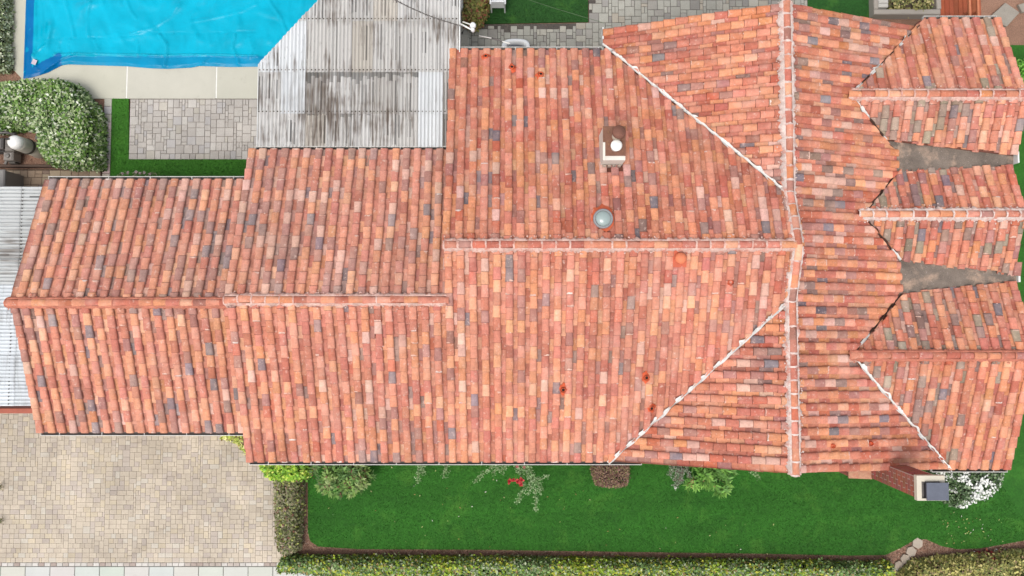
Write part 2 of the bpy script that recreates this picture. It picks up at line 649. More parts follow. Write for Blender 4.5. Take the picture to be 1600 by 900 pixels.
# concrete walk along the street
b = MB()
b.prism([(-22, -9.2), (22, -9.2), (22, e0), (-22, e0)], -0.055, -0.02, lin(120, 116, 108))
walk = tag(b.build('pavement', M['concrete']), kind='structure')
x = -18.0
while x < 18:
    b = MB()
    b.box(x + .008, x + .722, -9.1, e0 - .012, -0.05, 0.003, tuple(c * rr.uniform(.95, 1.05) for c in lin(206, 208, 198)), bev=.008)
    b.build('concrete_slab', M['concrete'], walk)
    x += .73
sheet('road', [(-60, -16), (60, -16), (60, -9.25), (-60, -9.25)], -0.1, -0.055 + .01, (0.05, 0.05, 0.05), M['concrete'])

# pool deck of three slabs with pale joint strips
DECK = lin(204, 200, 186)
b = MB()
edge = [at(6, -40), at(7, 40), at(9, 70), at(14, 92), at(24, 112), at(38, 127), at(60, 140), at(90, 150), at(120, 154)]
yb = at(0, 154)[1]
b.prism([(p[0] + .06, p[1] + .06) for p in edge] + [(-1.32, yb + .02), (-1.32, 14.9), (edge[0][0], 14.9)], -0.09, -0.045, lin(150, 144, 132))
deck = tag(b.build('pool_deck', M['concrete']), kind='structure')
jx1, jx2 = at(198, 130)[0], at(338, 130)[0]
slabs = [edge + [(jx1 - .02, yb), (jx1 - .02, 15), (edge[0][0] - .1, 15)],
         [(jx1 + .02, yb), (jx2 - .02, yb), (jx2 - .02, 15), (jx1 + .02, 15)],
         [(jx2 + .02, yb), (-4.2, yb), (-4.2, 15), (jx2 + .02, 15)],
         [(-4.16, yb), (-1.3, yb), (-1.3, 15), (-4.16, 15)]]
for s_ in slabs:
    sheet('deck_slab', s_, -0.06, 0.0, tuple(c * random.uniform(.97, 1.03) for c in DECK), M['concrete'], None, deck)
for jx in (jx1, jx2):
    b = MB()
    b.box(jx - .018, jx + .018, yb + .01, at(0, 100)[1], -0.06, -0.004, lin(244, 242, 234))
    b.build('joint_strip', M['paint'], deck)

# ------------------------------------------------------------------ the house
house = thing('house', 'long one-storey house under a weathered terracotta barrel tile roof', 'house')
T = 0.34
RX, RZ = 6.68, 4.11
MY, MZ = 1.76, 4.54


class Plane:
    def __init__(s, poly, kinds, down, z_at, pal, pitch=0.29, expo=0.303, eave=None, seed=0, rake_first=None, wob=1.0, fan=None):
        s.fan = fan
        s.poly, s.kinds, s.down, s.pal, s.pitch, s.expo, s.seed, s.wob = poly, kinds, down, pal, pitch, expo, seed, wob
        s.ax = (-down[1], down[0])
        (p, z0) = z_at
        s.s0, s.z0 = p[0] * down[0] + p[1] * down[1], z0
        S = [q[0] * down[0] + q[1] * down[1] for q in poly]
        R = [q[0] * s.ax[0] + q[1] * s.ax[1] for q in poly]
        s.smin, s.smax, s.rmin, s.rmax = min(S), max(S), min(R), max(R)
        s.eave = s.smax if eave is None else eave
        s.r0 = s.rmin + 0.1 if rake_first is None else rake_first

    def z(s, x, y):
        return s.z0 - T * (x * s.down[0] + y * s.down[1] - s.s0)


SAL, ROSE, ORA, PEA, MAU, GRB, SLA, PAL, OLI, RED = ((212, 136, 110), (197, 118, 98), (221, 147, 109), (227, 164, 130), (177, 123, 111), (157, 127, 117),
                                                 (136, 122, 125), (220, 172, 154), (160, 142, 124), (202, 112, 87))
P_MAIN = [(SAL, 34), (ROSE, 26), (ORA, 22), (PEA, 5), (MAU, 8), (GRB, 2), (SLA, 1.2), (PAL, 3.5), (RED, 3)]
P_MID = [(SAL, 30), (ROSE, 24), (ORA, 16), (PEA, 8), (MAU, 11), (GRB, 4), (SLA, 2.5), (PAL, 10)]
P_GAR = [(SAL, 28), (ROSE, 22), (ORA, 18), (PEA, 7), (MAU, 12), (GRB, 6), (SLA, 5), (PAL, 5)]
P_EAST = [(SAL, 30), (ROSE, 24), (ORA, 22), (PEA, 5), (MAU, 7), (GRB, 4), (SLA, 2), (PAL, 4), (RED, 4)]
P_WING = [(SAL, 30), (ROSE, 22), (ORA, 22), (PEA, 6), (MAU, 6), (GRB, 5), (SLA, 2), (PAL, 4), (OLI, 7), (RED, 4)]
P_RIDGE = [(SAL, 30), (ROSE, 26), (ORA, 22), (PEA, 5), (MAU, 6), (RED, 3)]


def pick(pal, r, bias=0.0):
    # bias > 0: a patch with more of the dark, fired tiles; bias < 0: fewer
    f = lambda c: math.exp(2.2 * bias) if c in (MAU, GRB, SLA, OLI, PAL) else 1.0
    t = r.random() * sum(w * f(c) for c, w in pal)
    for c, w in pal:
        w = w * f(c)
        t -= w
        if t <= 0:
            break
    j = r.gauss(0, 8)
    return lin(*[min(250, max(20, c[i] + j + r.gauss(0, 2))) for i in range(3)])


V, E_, R_, C_, H_ = 'valley', 'eave', 'rake', 'cricket', 'ridge'
X0G, X0M, X0K = -12.3, -6.83, -1.56
planes = {
    'gN': Plane([(X0G, .43), (-6.72, .43), (-6.72, 3.66), (X0G, 3.66)], [H_, 'abut', E_, R_], (0, 1), ((0, .43), 3.73), P_GAR, seed=1, rake_first=6.72 + .12),
    'gS': Plane([(X0G, -2.86), (-6.72, -2.86), (-6.72, .43), (X0G, .43)], [E_, 'abut', H_, R_], (0, -1), ((0, .43), 3.73), P_GAR, seed=2, rake_first=X0G + .1),
    'mN': Plane([(X0M, .49), (X0K + .1, .49), (X0K + .1, 4.43), (X0M, 4.43)], [H_, 'abut', E_, R_], (0, 1), ((0, .49), 4.11), P_MID, seed=3, rake_first=-X0K - .1 + .12),
    'S': Plane([(X0M, -3.59), (2.59, -3.59), (RX, .5), (RX, MY), (X0K, MY), (X0K, .49), (X0M, .49)], [E_, V, R_, H_, R_, H_, R_], (0, -1), ((0, MY), MZ), P_MAIN, seed=4, rake_first=X0M + .1),
    'kN': Plane([(X0K, MY), (RX, MY), (RX, 3.02), (2.59, 7.11), (X0K, 7.11)], [H_, R_, V, E_, R_], (0, 1), ((0, MY), MZ), P_MAIN, seed=5),
    'rWn': Plane([(2.46, 7.24), (RX, 3.02), (RX, 7.74), (2.46, 7.74)], [V, H_, R_, E_], (-1, 0), ((RX, 0), RZ), P_MAIN, seed=6, rake_first=-7.74 + .1),
    'rWs': Plane([(2.5, -3.62), (RX, -3.62), (RX, .5)], [R_, H_, V], (-1, 0), ((RX, 0), RZ), P_MAIN, seed=7),
    'rE': Plane([(RX, -3.62), (11.37, -3.86), (8.39, -.87), (9.95, .69), (9.95, 1.54), (8.83, 2.66), (9.95, 3.8), (9.95, 4.42), (9.62, 4.60), (8.53, 5.68), (10.72, 7.74), (RX, 7.74)],
                [R_, V, V, 'end', V, V, 'end', V, V, V, R_, H_], (1, 0), ((RX, 0), RZ), P_EAST, seed=8, eave=11.2, rake_first=-3.62 + .1, fan=lambda r, q: -.23 * (q - RX) / 4.6 * max(0, min(1, (1 - r) / 4.6))),
    'nN': Plane([(8.53, 5.68), (12.97, 5.68), (12.97, 7.95), (10.82, 7.95)], [H_, R_, E_, V], (0, 1), ((0, 5.68), 3.48), P_WING, seed=9, rake_first=-12.97 + .1),
    'nS': Plane([(8.53, 5.68), (9.56, 4.65), (9.95, 4.60), (12.97, 4.26), (12.97, 5.68)], [V, C_, C_, R_, H_], (0, -1), ((0, 5.68), 3.48), P_WING, seed=10, rake_first=8.6),
    'wN': Plane([(8.83, 2.66), (12.97, 2.66), (12.97, 4.0), (9.95, 3.84)], [H_, R_, C_, V], (0, 1), ((0, 2.66), 3.38), P_WING, seed=11),
    'wS': Plane([(8.83, 2.66), (9.95, 1.55), (12.97, 1.17), (12.97, 2.66)], [V, C_, R_, H_], (0, -1), ((0, 2.66), 3.38), P_WING, seed=12),
    'sN': Plane([(8.39, -.87), (12.97, -.87), (12.97, 1.0), (9.95, .67)], [H_, R_, C_, V], (0, 1), ((0, -.87), 3.53), P_WING, seed=13),
    'sS': Plane([(8.39, -.87), (11.17, -3.82), (12.97, -3.82), (12.97, -.87)], [V, E_, R_, H_], (0, -1), ((0, -.87), 3.53), P_WING, seed=14),
}

# some slopes are limed and sun-bleached more than others
WASH = {1: .18, 2: .10, 3: .16, 4: .08, 9: .06, 10: .08}
WASHC = lin(236, 190, 170)
all_tiles = []          # (score, faces, colours, smooth)
PENET = []              # openings in the tiling: (x, y, rx, ry)


def tile_faces(pl, r, s1, cover, rr, yaw):
    """outer surface and thick lower rim of one barrel tile, in plan coordinates"""
    n = 8
    Lh = 0.365
    if cover:
        w1, w0, h1, h0, b1, b0_ = .100, .083, .061, .051, .066, .046
    else:
        w1, w0, h1, h0, b1, b0_ = .084, .106, -.052, -.046, .084, .064
    k = rr.uniform(.97, 1.04)
    dr = rr.gauss(0, .004)
    lift = rr.uniform(-.004, .006)

    def pt(s, w, h, b, a):
        ca, sa = math.cos(a), max(0.0, math.sin(a))
        if cover:
            ca, sa = math.copysign(abs(ca) ** .86, ca), sa ** .72
        rl = r + dr + w * k * ca + yaw * (s - s1 + Lh / 2)
        x = pl.ax[0] * rl + pl.down[0] * s
        y = pl.ax[1] * rl + pl.down[1] * s
        zz = pl.z0 - T * (s - pl.s0) + b + h * sa + lift
        return (x, y, zz)
    A = [math.pi * i / n for i in range(n + 1)]
    lo = [pt(s1, w1, h1, b1, a) for a in A]
    up = [pt(s1 - Lh, w0, h0, b0_, a) for a in A]
    th = .016
    if cover:
        inn = [pt(s1 + .011, w1 - .006, h1 - th, b1 - .012, a) for a in A]
    else:
        inn = [pt(s1 + .011, w1, h1, b1 - .018, a) for a in A]
    F = []
    for i in range(n):
        F.append(([up[i], lo[i], lo[i + 1], up[i + 1]], True))
    for i in range(n):
        F.append(([lo[i], inn[i], inn[i + 1], lo[i + 1]], False))
    return F


def lay_tiles(pl):
    rr = random.Random(pl.seed * 101)
    poly = pl.poly
    n = len(poly)
    edges = [(poly[i], poly[(i + 1) % n], pl.kinds[i]) for i in range(n)]
    reflex = []
    for i in range(n):
        a, b, c = poly[i - 1], poly[i], poly[(i + 1) % n]
        reflex.append((b[0] - a[0]) * (c[1] - b[1]) - (b[1] - a[1]) * (c[0] - b[0]) < -1e-9)
    r_start = pl.r0 - pl.pitch * math.ceil((pl.r0 - pl.rmin) / pl.pitch + 1e-6)
    nrow = int((pl.rmax - r_start) / pl.pitch) + 2
    for ir in range(nrow * 2):
        cover = ir % 2 == 0
        r_base = r_start + ir * pl.pitch / 2
        if not (pl.rmin + (0 if not pl.fan else .2) + (.02 if not cover else -.02) <= r_base <= pl.rmax + (.0 if not cover else .02)):
            continue
        ph = rr.uniform(0, 6.28)
        row_amp = rr.gauss(0, .008) * pl.wob
        row_k = 1 + rr.gauss(0, .035)
        stag = rr.uniform(-.05, .05) if cover else .13 + rr.uniform(-.02, .02)
        kk = 0
        drift = 0.0
        while True:
            drift = max(-.03, min(.03, drift + rr.gauss(0, .009)))
            s1 = pl.eave - kk * pl.expo + (drift if kk else 0) + (0.05 if cover else .035) + stag * (0 if kk == 0 else 1)
            if s1 < pl.smin - .05:
                break
            kk += 1
            if not cover and kk == 1:
                s1 = pl.eave + .035
            r = r_base + row_amp * math.sin(s1 * 1.1 + ph) + .012 * pl.wob * nz(r_base * .5, s1 * .6, pl.seed)
            if pl.fan:
                r += pl.fan(r_base, s1)
            sc_ = s1 - .18
            cx, cy = pl.ax[0] * r + pl.down[0] * sc_, pl.ax[1] * r + pl.down[1] * sc_
            near = []
            for i, (a, b, kd) in enumerate(edges):
                d = seg_dist((cx, cy), a, b)
                el = math.hypot(b[0] - a[0], b[1] - a[1])
                tp = ((cx - a[0]) * (b[0] - a[0]) + (cy - a[1]) * (b[1] - a[1])) / el
                if d < .36 and -.04 <= tp <= el + .04 and kd in (V, H_, 'end', C_, 'abut'):
                    near.append((d, i))
            ins = inside((cx, cy), poly)
            if not ins and not near:
                # the lowest course may reach past the eave, a rake row may straddle the rake
                if not inside((cx - pl.down[0] * .12, cy - pl.down[1] * .12), poly):
                    continue
            if any(abs(cx - p[0]) < p[2] and abs(cy - p[1]) < p[3] for p in PENET):
                continue
            F = tile_faces(pl, r, s1, cover, rr, rr.gauss(0, .012))
            big = nz(cx * .45, cy * .45, pl.seed + 30) + .5 * nz(cx * 1.3, cy * 1.3, pl.seed + 60)
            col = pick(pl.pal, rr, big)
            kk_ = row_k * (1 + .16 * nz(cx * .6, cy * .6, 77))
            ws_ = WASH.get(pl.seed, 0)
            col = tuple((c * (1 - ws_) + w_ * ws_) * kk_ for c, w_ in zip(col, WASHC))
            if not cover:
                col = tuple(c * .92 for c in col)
            cut = False
            if near:
                near.sort()
                use = [near[0][1]]
                for d, i in near[1:]:
                    j0 = use[0]
                    share = None
                    if i == (j0 + 1) % n:
                        share = i
                    elif j0 == (i + 1) % n:
                        share = j0
                    if share is not None and reflex[share]:
                        continue
                    use.append(i)
                for i in use:
                    a, b, kd = edges[i]
                    off = {V: .022 + rr.uniform(-.012, .022), H_: .0, 'end': rr.uniform(-.03, .03), C_: rr.uniform(-.05, .03), 'abut': 0.0}[kd]
                    G = []
                    for pol, sm in F:
                        q = clip_faces([pol], a, b, off)
                        if len(q) != 1 or len(q[0]) != len(pol) or q[0] is not pol:
                            cut = True
                        G += [(w, sm) for w in q]
                    F = G
            if not F:
                continue
            dist2 = cx * cx + cy * cy + (CAM_H - 4) ** 2
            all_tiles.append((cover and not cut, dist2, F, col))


# things that stand in the tiling (openings made first)
def on_plane(u, v, pl, up=.1):
    z = 3.6
    for _ in range(12):
        p = at(u, v, z)
        z = planes[pl].z(*p) + up
    return (p[0], p[1], z - up)


FLUE = on_plane(955, 258, 'kN', .1)
SKYL = on_plane(942, 342, 'kN', .15)
MUSH = on_plane(1062, 404, 'S', .1)
PENET += [(FLUE[0], FLUE[1] + .36, .27, .42), (SKYL[0], SKYL[1] + .0, .2, .22), (MUSH[0], MUSH[1], .12, .14)]
for pl in planes.values():
    lay_tiles(pl)

# roof boards under the tiles
deckm = MB()
for key, pl in planes.items():
    zt = [pl.z(*p) + .012 for p in pl.poly]
    deckm.prism(pl.poly, [z - .14 for z in zt], zt, lin(120, 72, 58))
roof = deckm.build('roof', M['wood'], house)
cand = sorted([i for i, t in enumerate(all_tiles) if t[0]], key=lambda i: all_tiles[i][1])[:300]
chosen = set(cand)


def add_tile(mb, F, col):
    vs, fs, idx = [], [], {}
    for pol, sm in F:
        f = []
        for p in pol:
            key = (p, sm)
            if key not in idx:
                idx[key] = len(vs)
                vs.append(p)
            f.append(idx[key])
        fs.append((tuple(f), sm))
    base = len(mb.v)
    mb.v.extend(vs)
    nose_shade = tuple(c * .5 for c in col)  # lower rim tinted darker, painting in the shadow line at each tile joint
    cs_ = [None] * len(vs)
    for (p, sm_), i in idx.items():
        cs_[i] = col if sm_ else nose_shade
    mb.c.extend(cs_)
    for f, sm in fs:
        mb.f.append(tuple(i + base for i in f))
        mb.sm.append(sm)


rest = MB()
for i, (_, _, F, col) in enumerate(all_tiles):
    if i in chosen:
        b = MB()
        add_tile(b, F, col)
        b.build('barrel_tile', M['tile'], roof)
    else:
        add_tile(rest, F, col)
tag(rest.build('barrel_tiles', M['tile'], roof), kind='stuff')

# ridge tiles and their mortar beds
mort = MB()


def ridge_line(P0, P1, mortar_col, amount, base=.085, w=.104, hgt=.085, seed=0, expo=.33, rev=False, pale_joint=True):
    rr = random.Random(seed)
    A, B = Vector(P0), Vector(P1)
    if rev:
        A, B = B, A
    L = (B - A).length
    d = (B - A) / L
    side = d.cross(Vector((0, 0, 1))).normalized()
    up = side.cross(d)
    n = max(1, int(round(L / expo)))
    ex = L / n
    for k in range(n):
        s1 = k * ex
        ln = ex + .055
        b = MB()
        jj = rr.gauss(0, .006)
        yaw = rr.gauss(0, .012)
        k_ = rr.uniform(.96, 1.04)
        m_ = 8

        def pt(s, w_, h_, a, bb):
            return tuple(A + d * s + side * (w_ * k_ * math.cos(a) + jj + yaw * (s - s1)) + up * (base + bb + h_ * math.sin(a)))
        ang = [math.pi * i / m_ for i in range(m_ + 1)]
        lo = [pt(s1 - .01, w, hgt, a, .014) for a in ang]
        hi = [pt(s1 + ln, w * .88, hgt * .86, a, -.004) for a in ang]
        inn = [pt(s1 - .008, w - .018, hgt - .018, a, .014) for a in ang]
        b.add(lo + hi, [(i + 1, i, m_ + 1 + i, m_ + 2 + i) for i in range(m_)], pick(P_RIDGE, rr), True)
        b.add(lo + inn, [(i, i + 1, m_ + 2 + i, m_ + 1 + i) for i in range(m_)], pick(P_RIDGE, rr))
        b.build('ridge_tile', M['tile'], roof)
        if pale_joint and rr.random() < .7 * amount + .15:
            # ragged smear of mortar round the joint
            vs, fs = [], []
            for i, a in enumerate(ang):
                o1, o2 = rr.uniform(.004, .035) * amount + .004, rr.uniform(.006, .02)
                vs += [pt(s1 - .012 - o1, w + .004, hgt + .004, a, .012), pt(s1 + o2, w + .006, hgt + .008, a, .014)]
            fs = [(2 * i, 2 * i + 1, 2 * i + 3, 2 * i + 2) for i in range(m_)]
            mort.add(vs, fs, mortar_col, True)
    # bedding on both sides: a lumpy fillet
    for sgn in (-1, 1):
        m2 = int(L / .035)
        prev = None
        vs, fs, cs = [], [], []
        for i in range(m2 + 1):
            s = L * i / m2
            j = .5 + .5 * nz(s * 9, seed * 3.1 + sgn, 1) + .25 * rr.uniform(-1, 1)
            wd = (.045 + .125 * amount * max(0, j) ** 1.3)
            q = A + d * s
            z_in, z_out = base + .055, base - .02 + .012 * rr.uniform(-1, 1)
            w_in = w - .02
            vs += [tuple(q + side * sgn * w_in + up * z_in), tuple(q + side * sgn * (w_in + wd * .5) + up * (z_in + .004 + .012 * j - .01)), tuple(q + side * sgn * (w_in + wd) + up * (z_out - .01 - wd * .3))]
            t_ = min(1, max(0, .5 + .9 * nz(s * 3.0, seed + sgn * 5, 4)))
            cc = tuple(mortar_col[c] * (.75 + .35 * t_) for c in range(3))
            cs += [cc] * 3
            if i:
                o = 3 * (i - 1)
                fs += [(o, o + 1, o + 4, o + 3), (o + 1, o + 2, o + 5, o + 4)]
        mort.add(vs, fs, cs, True)
        # crumbs and trowel smears over the neighbouring tiles
        for _ in range(int(L * 16 * amount)):
            s = rr.uniform(0, L)
            wd = w + abs(rr.gauss(.05, .05))
            q = A + d * s + side * sgn * wd
            zz = q.z + base + .05 - max(0, wd - .1) * .34
            r_ = rr.uniform(.008, .022)
            a0 = rr.uniform(0, 6.28)
            ring = [(q.x + r_ * rr.uniform(.6, 1.5) * math.cos(a0 + 6.28 * t / 6), q.y + r_ * rr.uniform(.6, 1.5) * math.sin(a0 + 6.28 * t / 6), zz - .012) for t in range(6)]
            mort.add(ring + [(q.x, q.y, zz + .012)], [(t, (t + 1) % 6, 6) for t in range(6)], mortar_col, True)


PINKW, WHITM, REDM = lin(226, 188, 174), lin(228, 206, 196), lin(206, 130, 106)
ridge_line((X0G - .03, .43, 3.73), (X0M + .05, .43, 3.73), REDM, .35, seed=1)
ridge_line((X0M - .02, .49, 4.11), (X0K, .49, 4.11), PINKW, .55, seed=2)
ridge_line((X0K - .02, MY, MZ), (RX - .1, MY, MZ), PINKW, .7, seed=3)
ridge_line((RX, -3.64, RZ), (RX, .5, RZ), WHITM, .75, seed=4)
ridge_line((RX, .5, RZ), (RX, MY, MZ), WHITM, .5, seed=5)
ridge_line((RX, 3.02, RZ), (RX, MY, MZ), WHITM, .5, seed=6)
ridge_line((RX, 7.76, RZ), (RX, 3.02, RZ), WHITM, 1.1, seed=7)
ridge_line((8.45, 5.68, 3.48), (13.05, 5.68, 3.48), PINKW, .6, seed=8)
ridge_line((8.70, 2.66, 3.38), (13.05, 2.66, 3.38), WHITM, .8, seed=9)
ridge_line((8.30, -.87, 3.53), (13.05, -.87, 3.53), REDM, .45, seed=10)
# loose lime splashes here and there on the tiling
rr = random.Random(33)
for _ in range(700):
    key = rr.choice(('gN', 'mN', 'mN', 'S', 'S', 'kN', 'rWs', 'rE', 'sS', 'nS', 'wS'))
    pl = planes[key]
    t0 = rr.choice(all_tiles)
    if not t0[0]:
        continue
    lo = t0[2][rr.choice((1, 2, 3, 4))][0]
    p = [(lo[1][k] + lo[2][k]) / 2 for k in range(3)]
    r_ = rr.uniform(.008, .02)
    ring = [(p[0] + r_ * rr.uniform(.5, 2.0) * math.cos(6.28 * t / 6), p[1] + r_ * rr.uniform(.5, 1.4) * math.sin(6.28 * t / 6), p[2] - .002) for t in range(6)]
    mort.add(ring + [(p[0], p[1], p[2] + .012)], [(t, (t + 1) % 6, 6) for t in range(6)], PINKW, True)
for _ in range(520):
    t0 = rr.choice(all_tiles)
    if not t0[0] or len(t0[2]) < 16:
        continue
    i0 = rr.randint(0, 4)
    i1 = min(8, i0 + rr.randint(3, 6))
    vs, fs = [], []
    for i in range(i0, i1):
        f = t0[2][i][0]
        up_, lo_, lo2, up2 = f
        for (a, b_) in ((lo_, up_),) if i < i1 - 1 else ((lo_, up_), (lo2, up2)):
            k0 = rr.uniform(.02, .13)
            vs += [(a[0], a[1], a[2] + .003), tuple(a[c] + (b_[c] - a[c]) * k0 + (.006 if c == 2 else 0) for c in range(3))]
    m_ = len(vs) // 2
    mort.add(vs, [(2 * i, 2 * i + 2, 2 * i + 3, 2 * i + 1) for i in range(m_ - 1)], lin(230, 190, 172) if rr.random() < .8 else lin(236, 216, 204))
mort.build('mortar', M['mortar'], roof)


# valley flashings: worn white strips with ragged edges
def valley(P0, P1, zf, white, seed, wid=.10, lift=.075):
    rr = random.Random(seed)
    A, B = Vector((*P0, 0)), Vector((*P1, 0))
    L = (B - A).length
    d = (B - A) / L
    side = Vector((-d.y, d.x, 0))
    b = MB()
    n = int(L / .05)
    vs, fs, cs = [], [], []
    for i in range(n + 1):
        s = L * i / n
        q = A + d * s
        on = white if white >= 1 else (1.0 if nz(s * 1.6, seed * 2.3, 7) > .5 - white else 0.0)
        jag = .4 + 1.5 * nz(s * 4, seed, 2) + rr.uniform(-.3, .3)
        wl_ = .014 + .058 * max(.25, jag) * on
        wr_ = .014 + .045 * max(0, .5 + nz(s * 3, seed + 9, 2)) * on
        zb = zf(q.x, q.y) + lift
        c = lin(238, 234, 228) if on else lin(104, 84, 74)
        vs += [tuple(q + side * wl_ + Vector((0, 0, zb + .02))), tuple(q + Vector((0, 0, zb - .02))), tuple(q - side * wr_ + Vector((0, 0, zb + .02)))]
        cs += [c, tuple(x * .9 for x in c), c]
        if i:
            o = 3 * (i - 1)
            fs += [(o, o + 3, o + 4, o + 1), (o + 1, o + 4, o + 5, o + 2)]
    b.add(vs, fs, cs)
    b.build('valley_flashing', M['flash'], roof)


valley((2.40, 7.30), (6.55, 3.13), planes['kN'].z, 1.0, 1, lift=.1)
valley((2.47, -3.66), (6.55, .40), planes['S'].z, 1.0, 2, lift=.1)
valley((8.6, 5.75), (10.75, 7.78), planes['nN'].z, .42, 3)
valley((8.6, 5.61), (9.6, 4.61), planes['nS'].z, .6, 4)
valley((8.9, 2.75), (9.95, 3.82), planes['wN'].z, .35, 5)
valley((8.9, 2.56), (9.95, 1.54), planes['wS'].z, .6, 6)
valley((8.45, -.78), (9.95, .68), planes['sN'].z, .4, 7)
valley((8.42, -.92), (11.36, -3.88), planes['sS'].z, 1.0, 8, lift=.12)

# felt-covered crickets between the east wings
for pts, zz in (([(9.75, 3.6), (13.02, 3.92), (13.02, 4.36), (9.75, 4.75)], [3.03, 2.95, 2.98, 3.06]),
                ([(9.75, .5), (13.02, .92), (13.02, 1.26), (9.75, 1.72)], [3.04, 2.92, 2.92, 3.05])):
    n_ = 26
    b = MB()
    vs, fs, cs = [], [], []
    for i in range(n_ + 1):
        for j in range(9):
            s, t = i / n_, j / 8
            xx = pts[0][0] * (1 - s) + pts[1][0] * s
            ya = pts[0][1] * (1 - s) + pts[1][1] * s
            yb_ = pts[3][1] * (1 - s) + pts[2][1] * s
            za = zz[0] * (1 - s) + zz[1] * s
            zb = zz[3] * (1 - s) + zz[2] * s
            y_ = ya * (1 - t) + yb_ * t
            vs.append((xx, y_, za * (1 - t) + zb * t - .02 * math.sin(math.pi * t) + .012 * nz(xx, y_, 3, 2.5)))
            cs.append(lin(130, 117, 106))
    for i in range(n_):
        for j in range(8):
            o = i * 9 + j
            fs.append((o, o + 9, o + 10, o + 1))
    b.add(vs, fs, cs, True)
    b.build('cricket', M['felt'], roof)
b = MB()
b.box(13.02, 13.06, 4.05, 4.34, 2.84, 3.10, lin(240, 240, 236))
b.build('downspout_head', M['white_metal'], roof)
b = MB()
b.box(13.02, 13.07, .98, 1.14, 2.8, 2.98, lin(236, 236, 230))
b.build('downspout_head', M['white_metal'], roof)

# walls
wm = MB()
STU = lin(214, 196, 172)
for x0, x1, y0, y1, zt in ((-11.9, -6.9, -2.5, 3.3, 2.5), (-6.5, 6.7, -3.15, 4.05, 2.55), (-1.2, 6.7, 4.06, 6.75, 2.55), (2.95, 11.0, -3.12, 7.25, 2.5), (11.01, 12.5, 4.7, 7.5, 2.6), (11.01, 12.5, 1.6, 3.6, 2.6), (11.01, 12.5, -3.4, .6, 2.45)):
    wm.box(x0, x1, y0, y1, -.05, zt, STU)
# gable ends
for xg, yr, zr, ya, yb_, in ((X0G + .4, .43, 3.70, 3.6, -2.8), (X0M + .3, .49, 4.08, 4.35, -3.5), (X0K + .3, MY, MZ - .03, 7.0, -3.5), (RX - .16, MY, MZ - .02, 3.02, .5)):
    za, zb = zr - T * abs(ya - yr) - .02, zr - T * abs(yb_ - yr) - .02
    wm.add([(xg, ya, za - .1), (xg, yb_, zb - .1), (xg, yr, zr - .05), (xg + .12, ya, za - .1), (xg + .12, yb_, zb - .1), (xg + .12, yr, zr - .05)],
           [(0, 1, 2), (5, 4, 3), (0, 2, 5, 3), (2, 1, 4, 5)], STU)
for yg in (-3.3, 7.4):
    zl = RZ - T * (RX - 2.9) - .1
    wm.add([(2.9, yg, zl), (RX, yg, RZ - .08), (10.4, yg, zl), (2.9, yg + .12, zl), (RX, yg + .12, RZ - .08), (10.4, yg + .12, zl)],
           [(0, 2, 1), (3, 4, 5), (0, 1, 4, 3), (1, 2, 5, 4)], STU)
wm.build('wall', M['stucco'], house)
# verge boards along the south and north gables
for yg, sg in ((-3.60, 1), (7.70, 1)):
    b = MB()
    b.add([(2.5, yg, RZ - T * 4.18 - .16), (RX, yg, RZ - .14), (11.1, yg, RZ - T * 4.42 - .16), (2.5, yg, RZ - T * 4.18 + .02), (RX, yg, RZ + .03), (11.1, yg, RZ - T * 4.42 + .02)] +
          [(2.5, yg - .03, RZ - T * 4.18 - .16), (RX, yg - .03, RZ - .14), (11.1, yg - .03, RZ - T * 4.42 - .16), (2.5, yg - .03, RZ - T * 4.18 + .02), (RX, yg - .03, RZ + .03), (11.1, yg - .03, RZ - T * 4.42 + .02)],
          [(0, 1, 4, 3), (1, 2, 5, 4), (9, 10, 7, 6), (10, 11, 8, 7), (3, 4, 10, 9), (4, 5, 11, 10), (0, 6, 7, 1), (1, 7, 8, 2), (0, 3, 9, 6), (2, 8, 11, 5)], lin(150, 88, 66))
    b.build('verge_board', M['wood'], house)


# gutters: open troughs with hangers
def gutter(x0, x1, y, z, out, step=1.1, x_first=None):
    b = MB()
    w, h, t = .095, .10, .008
    ys = [y, y + out * w]
    wh = lin(222, 219, 212)
    dk = lin(96, 86, 80)
    lo, hi = min(ys), max(ys)
    b.box(x0, x1, lo, hi, z - h, z - h + t, dk)
    yo = ys[1]
    b.box(x0, x1, min(yo, yo - out * t), max(yo, yo - out * t), z - h + t, z - .012, wh)
    b.box(x0, x1, min(yo + out * .004, yo - out * .012), max(yo + out * .004, yo - out * .012), z - .012, z, wh)
    b.box(x0, x1, min(y, y + out * t), max(y, y + out * t), z - h + t, z + .012, dk)
    b.box(x0, x0 + t, lo + .009, hi - .009, z - h + t, z - .014, wh)
    b.box(x1 - t, x1, lo + .009, hi - .009, z - h + t, z - .014, wh)
    o = b.build('gutter', M['white_metal'], house)
    x = x0 + .5 if x_first is None else x_first
    while x < x1 - .1:
        k = MB()
        k.box(x - .009, x + .009, lo - .004, hi + .002, z + .002, z + .009, wh)
        k.build('gutter_hanger', M['white_metal'], o)
        x += step
    return o


gutter(X0G + .05, -6.85, 3.70, 2.62, 1)
gutter(X0G + .05, -6.80, -2.90, 2.60, -1)
gutter(X0M + .1, -1.65, 4.47, 2.76, 1)
gutter(X0M + .05, 3.35, -3.63, 2.70, -1)
gutter(X0K + .05, 2.40, 7.15, 2.70, 1)
gutter(10.95, 12.92, -3.86, 2.50, -1)
gutter(10.95, 12.9, 7.99, 2.70, 1)
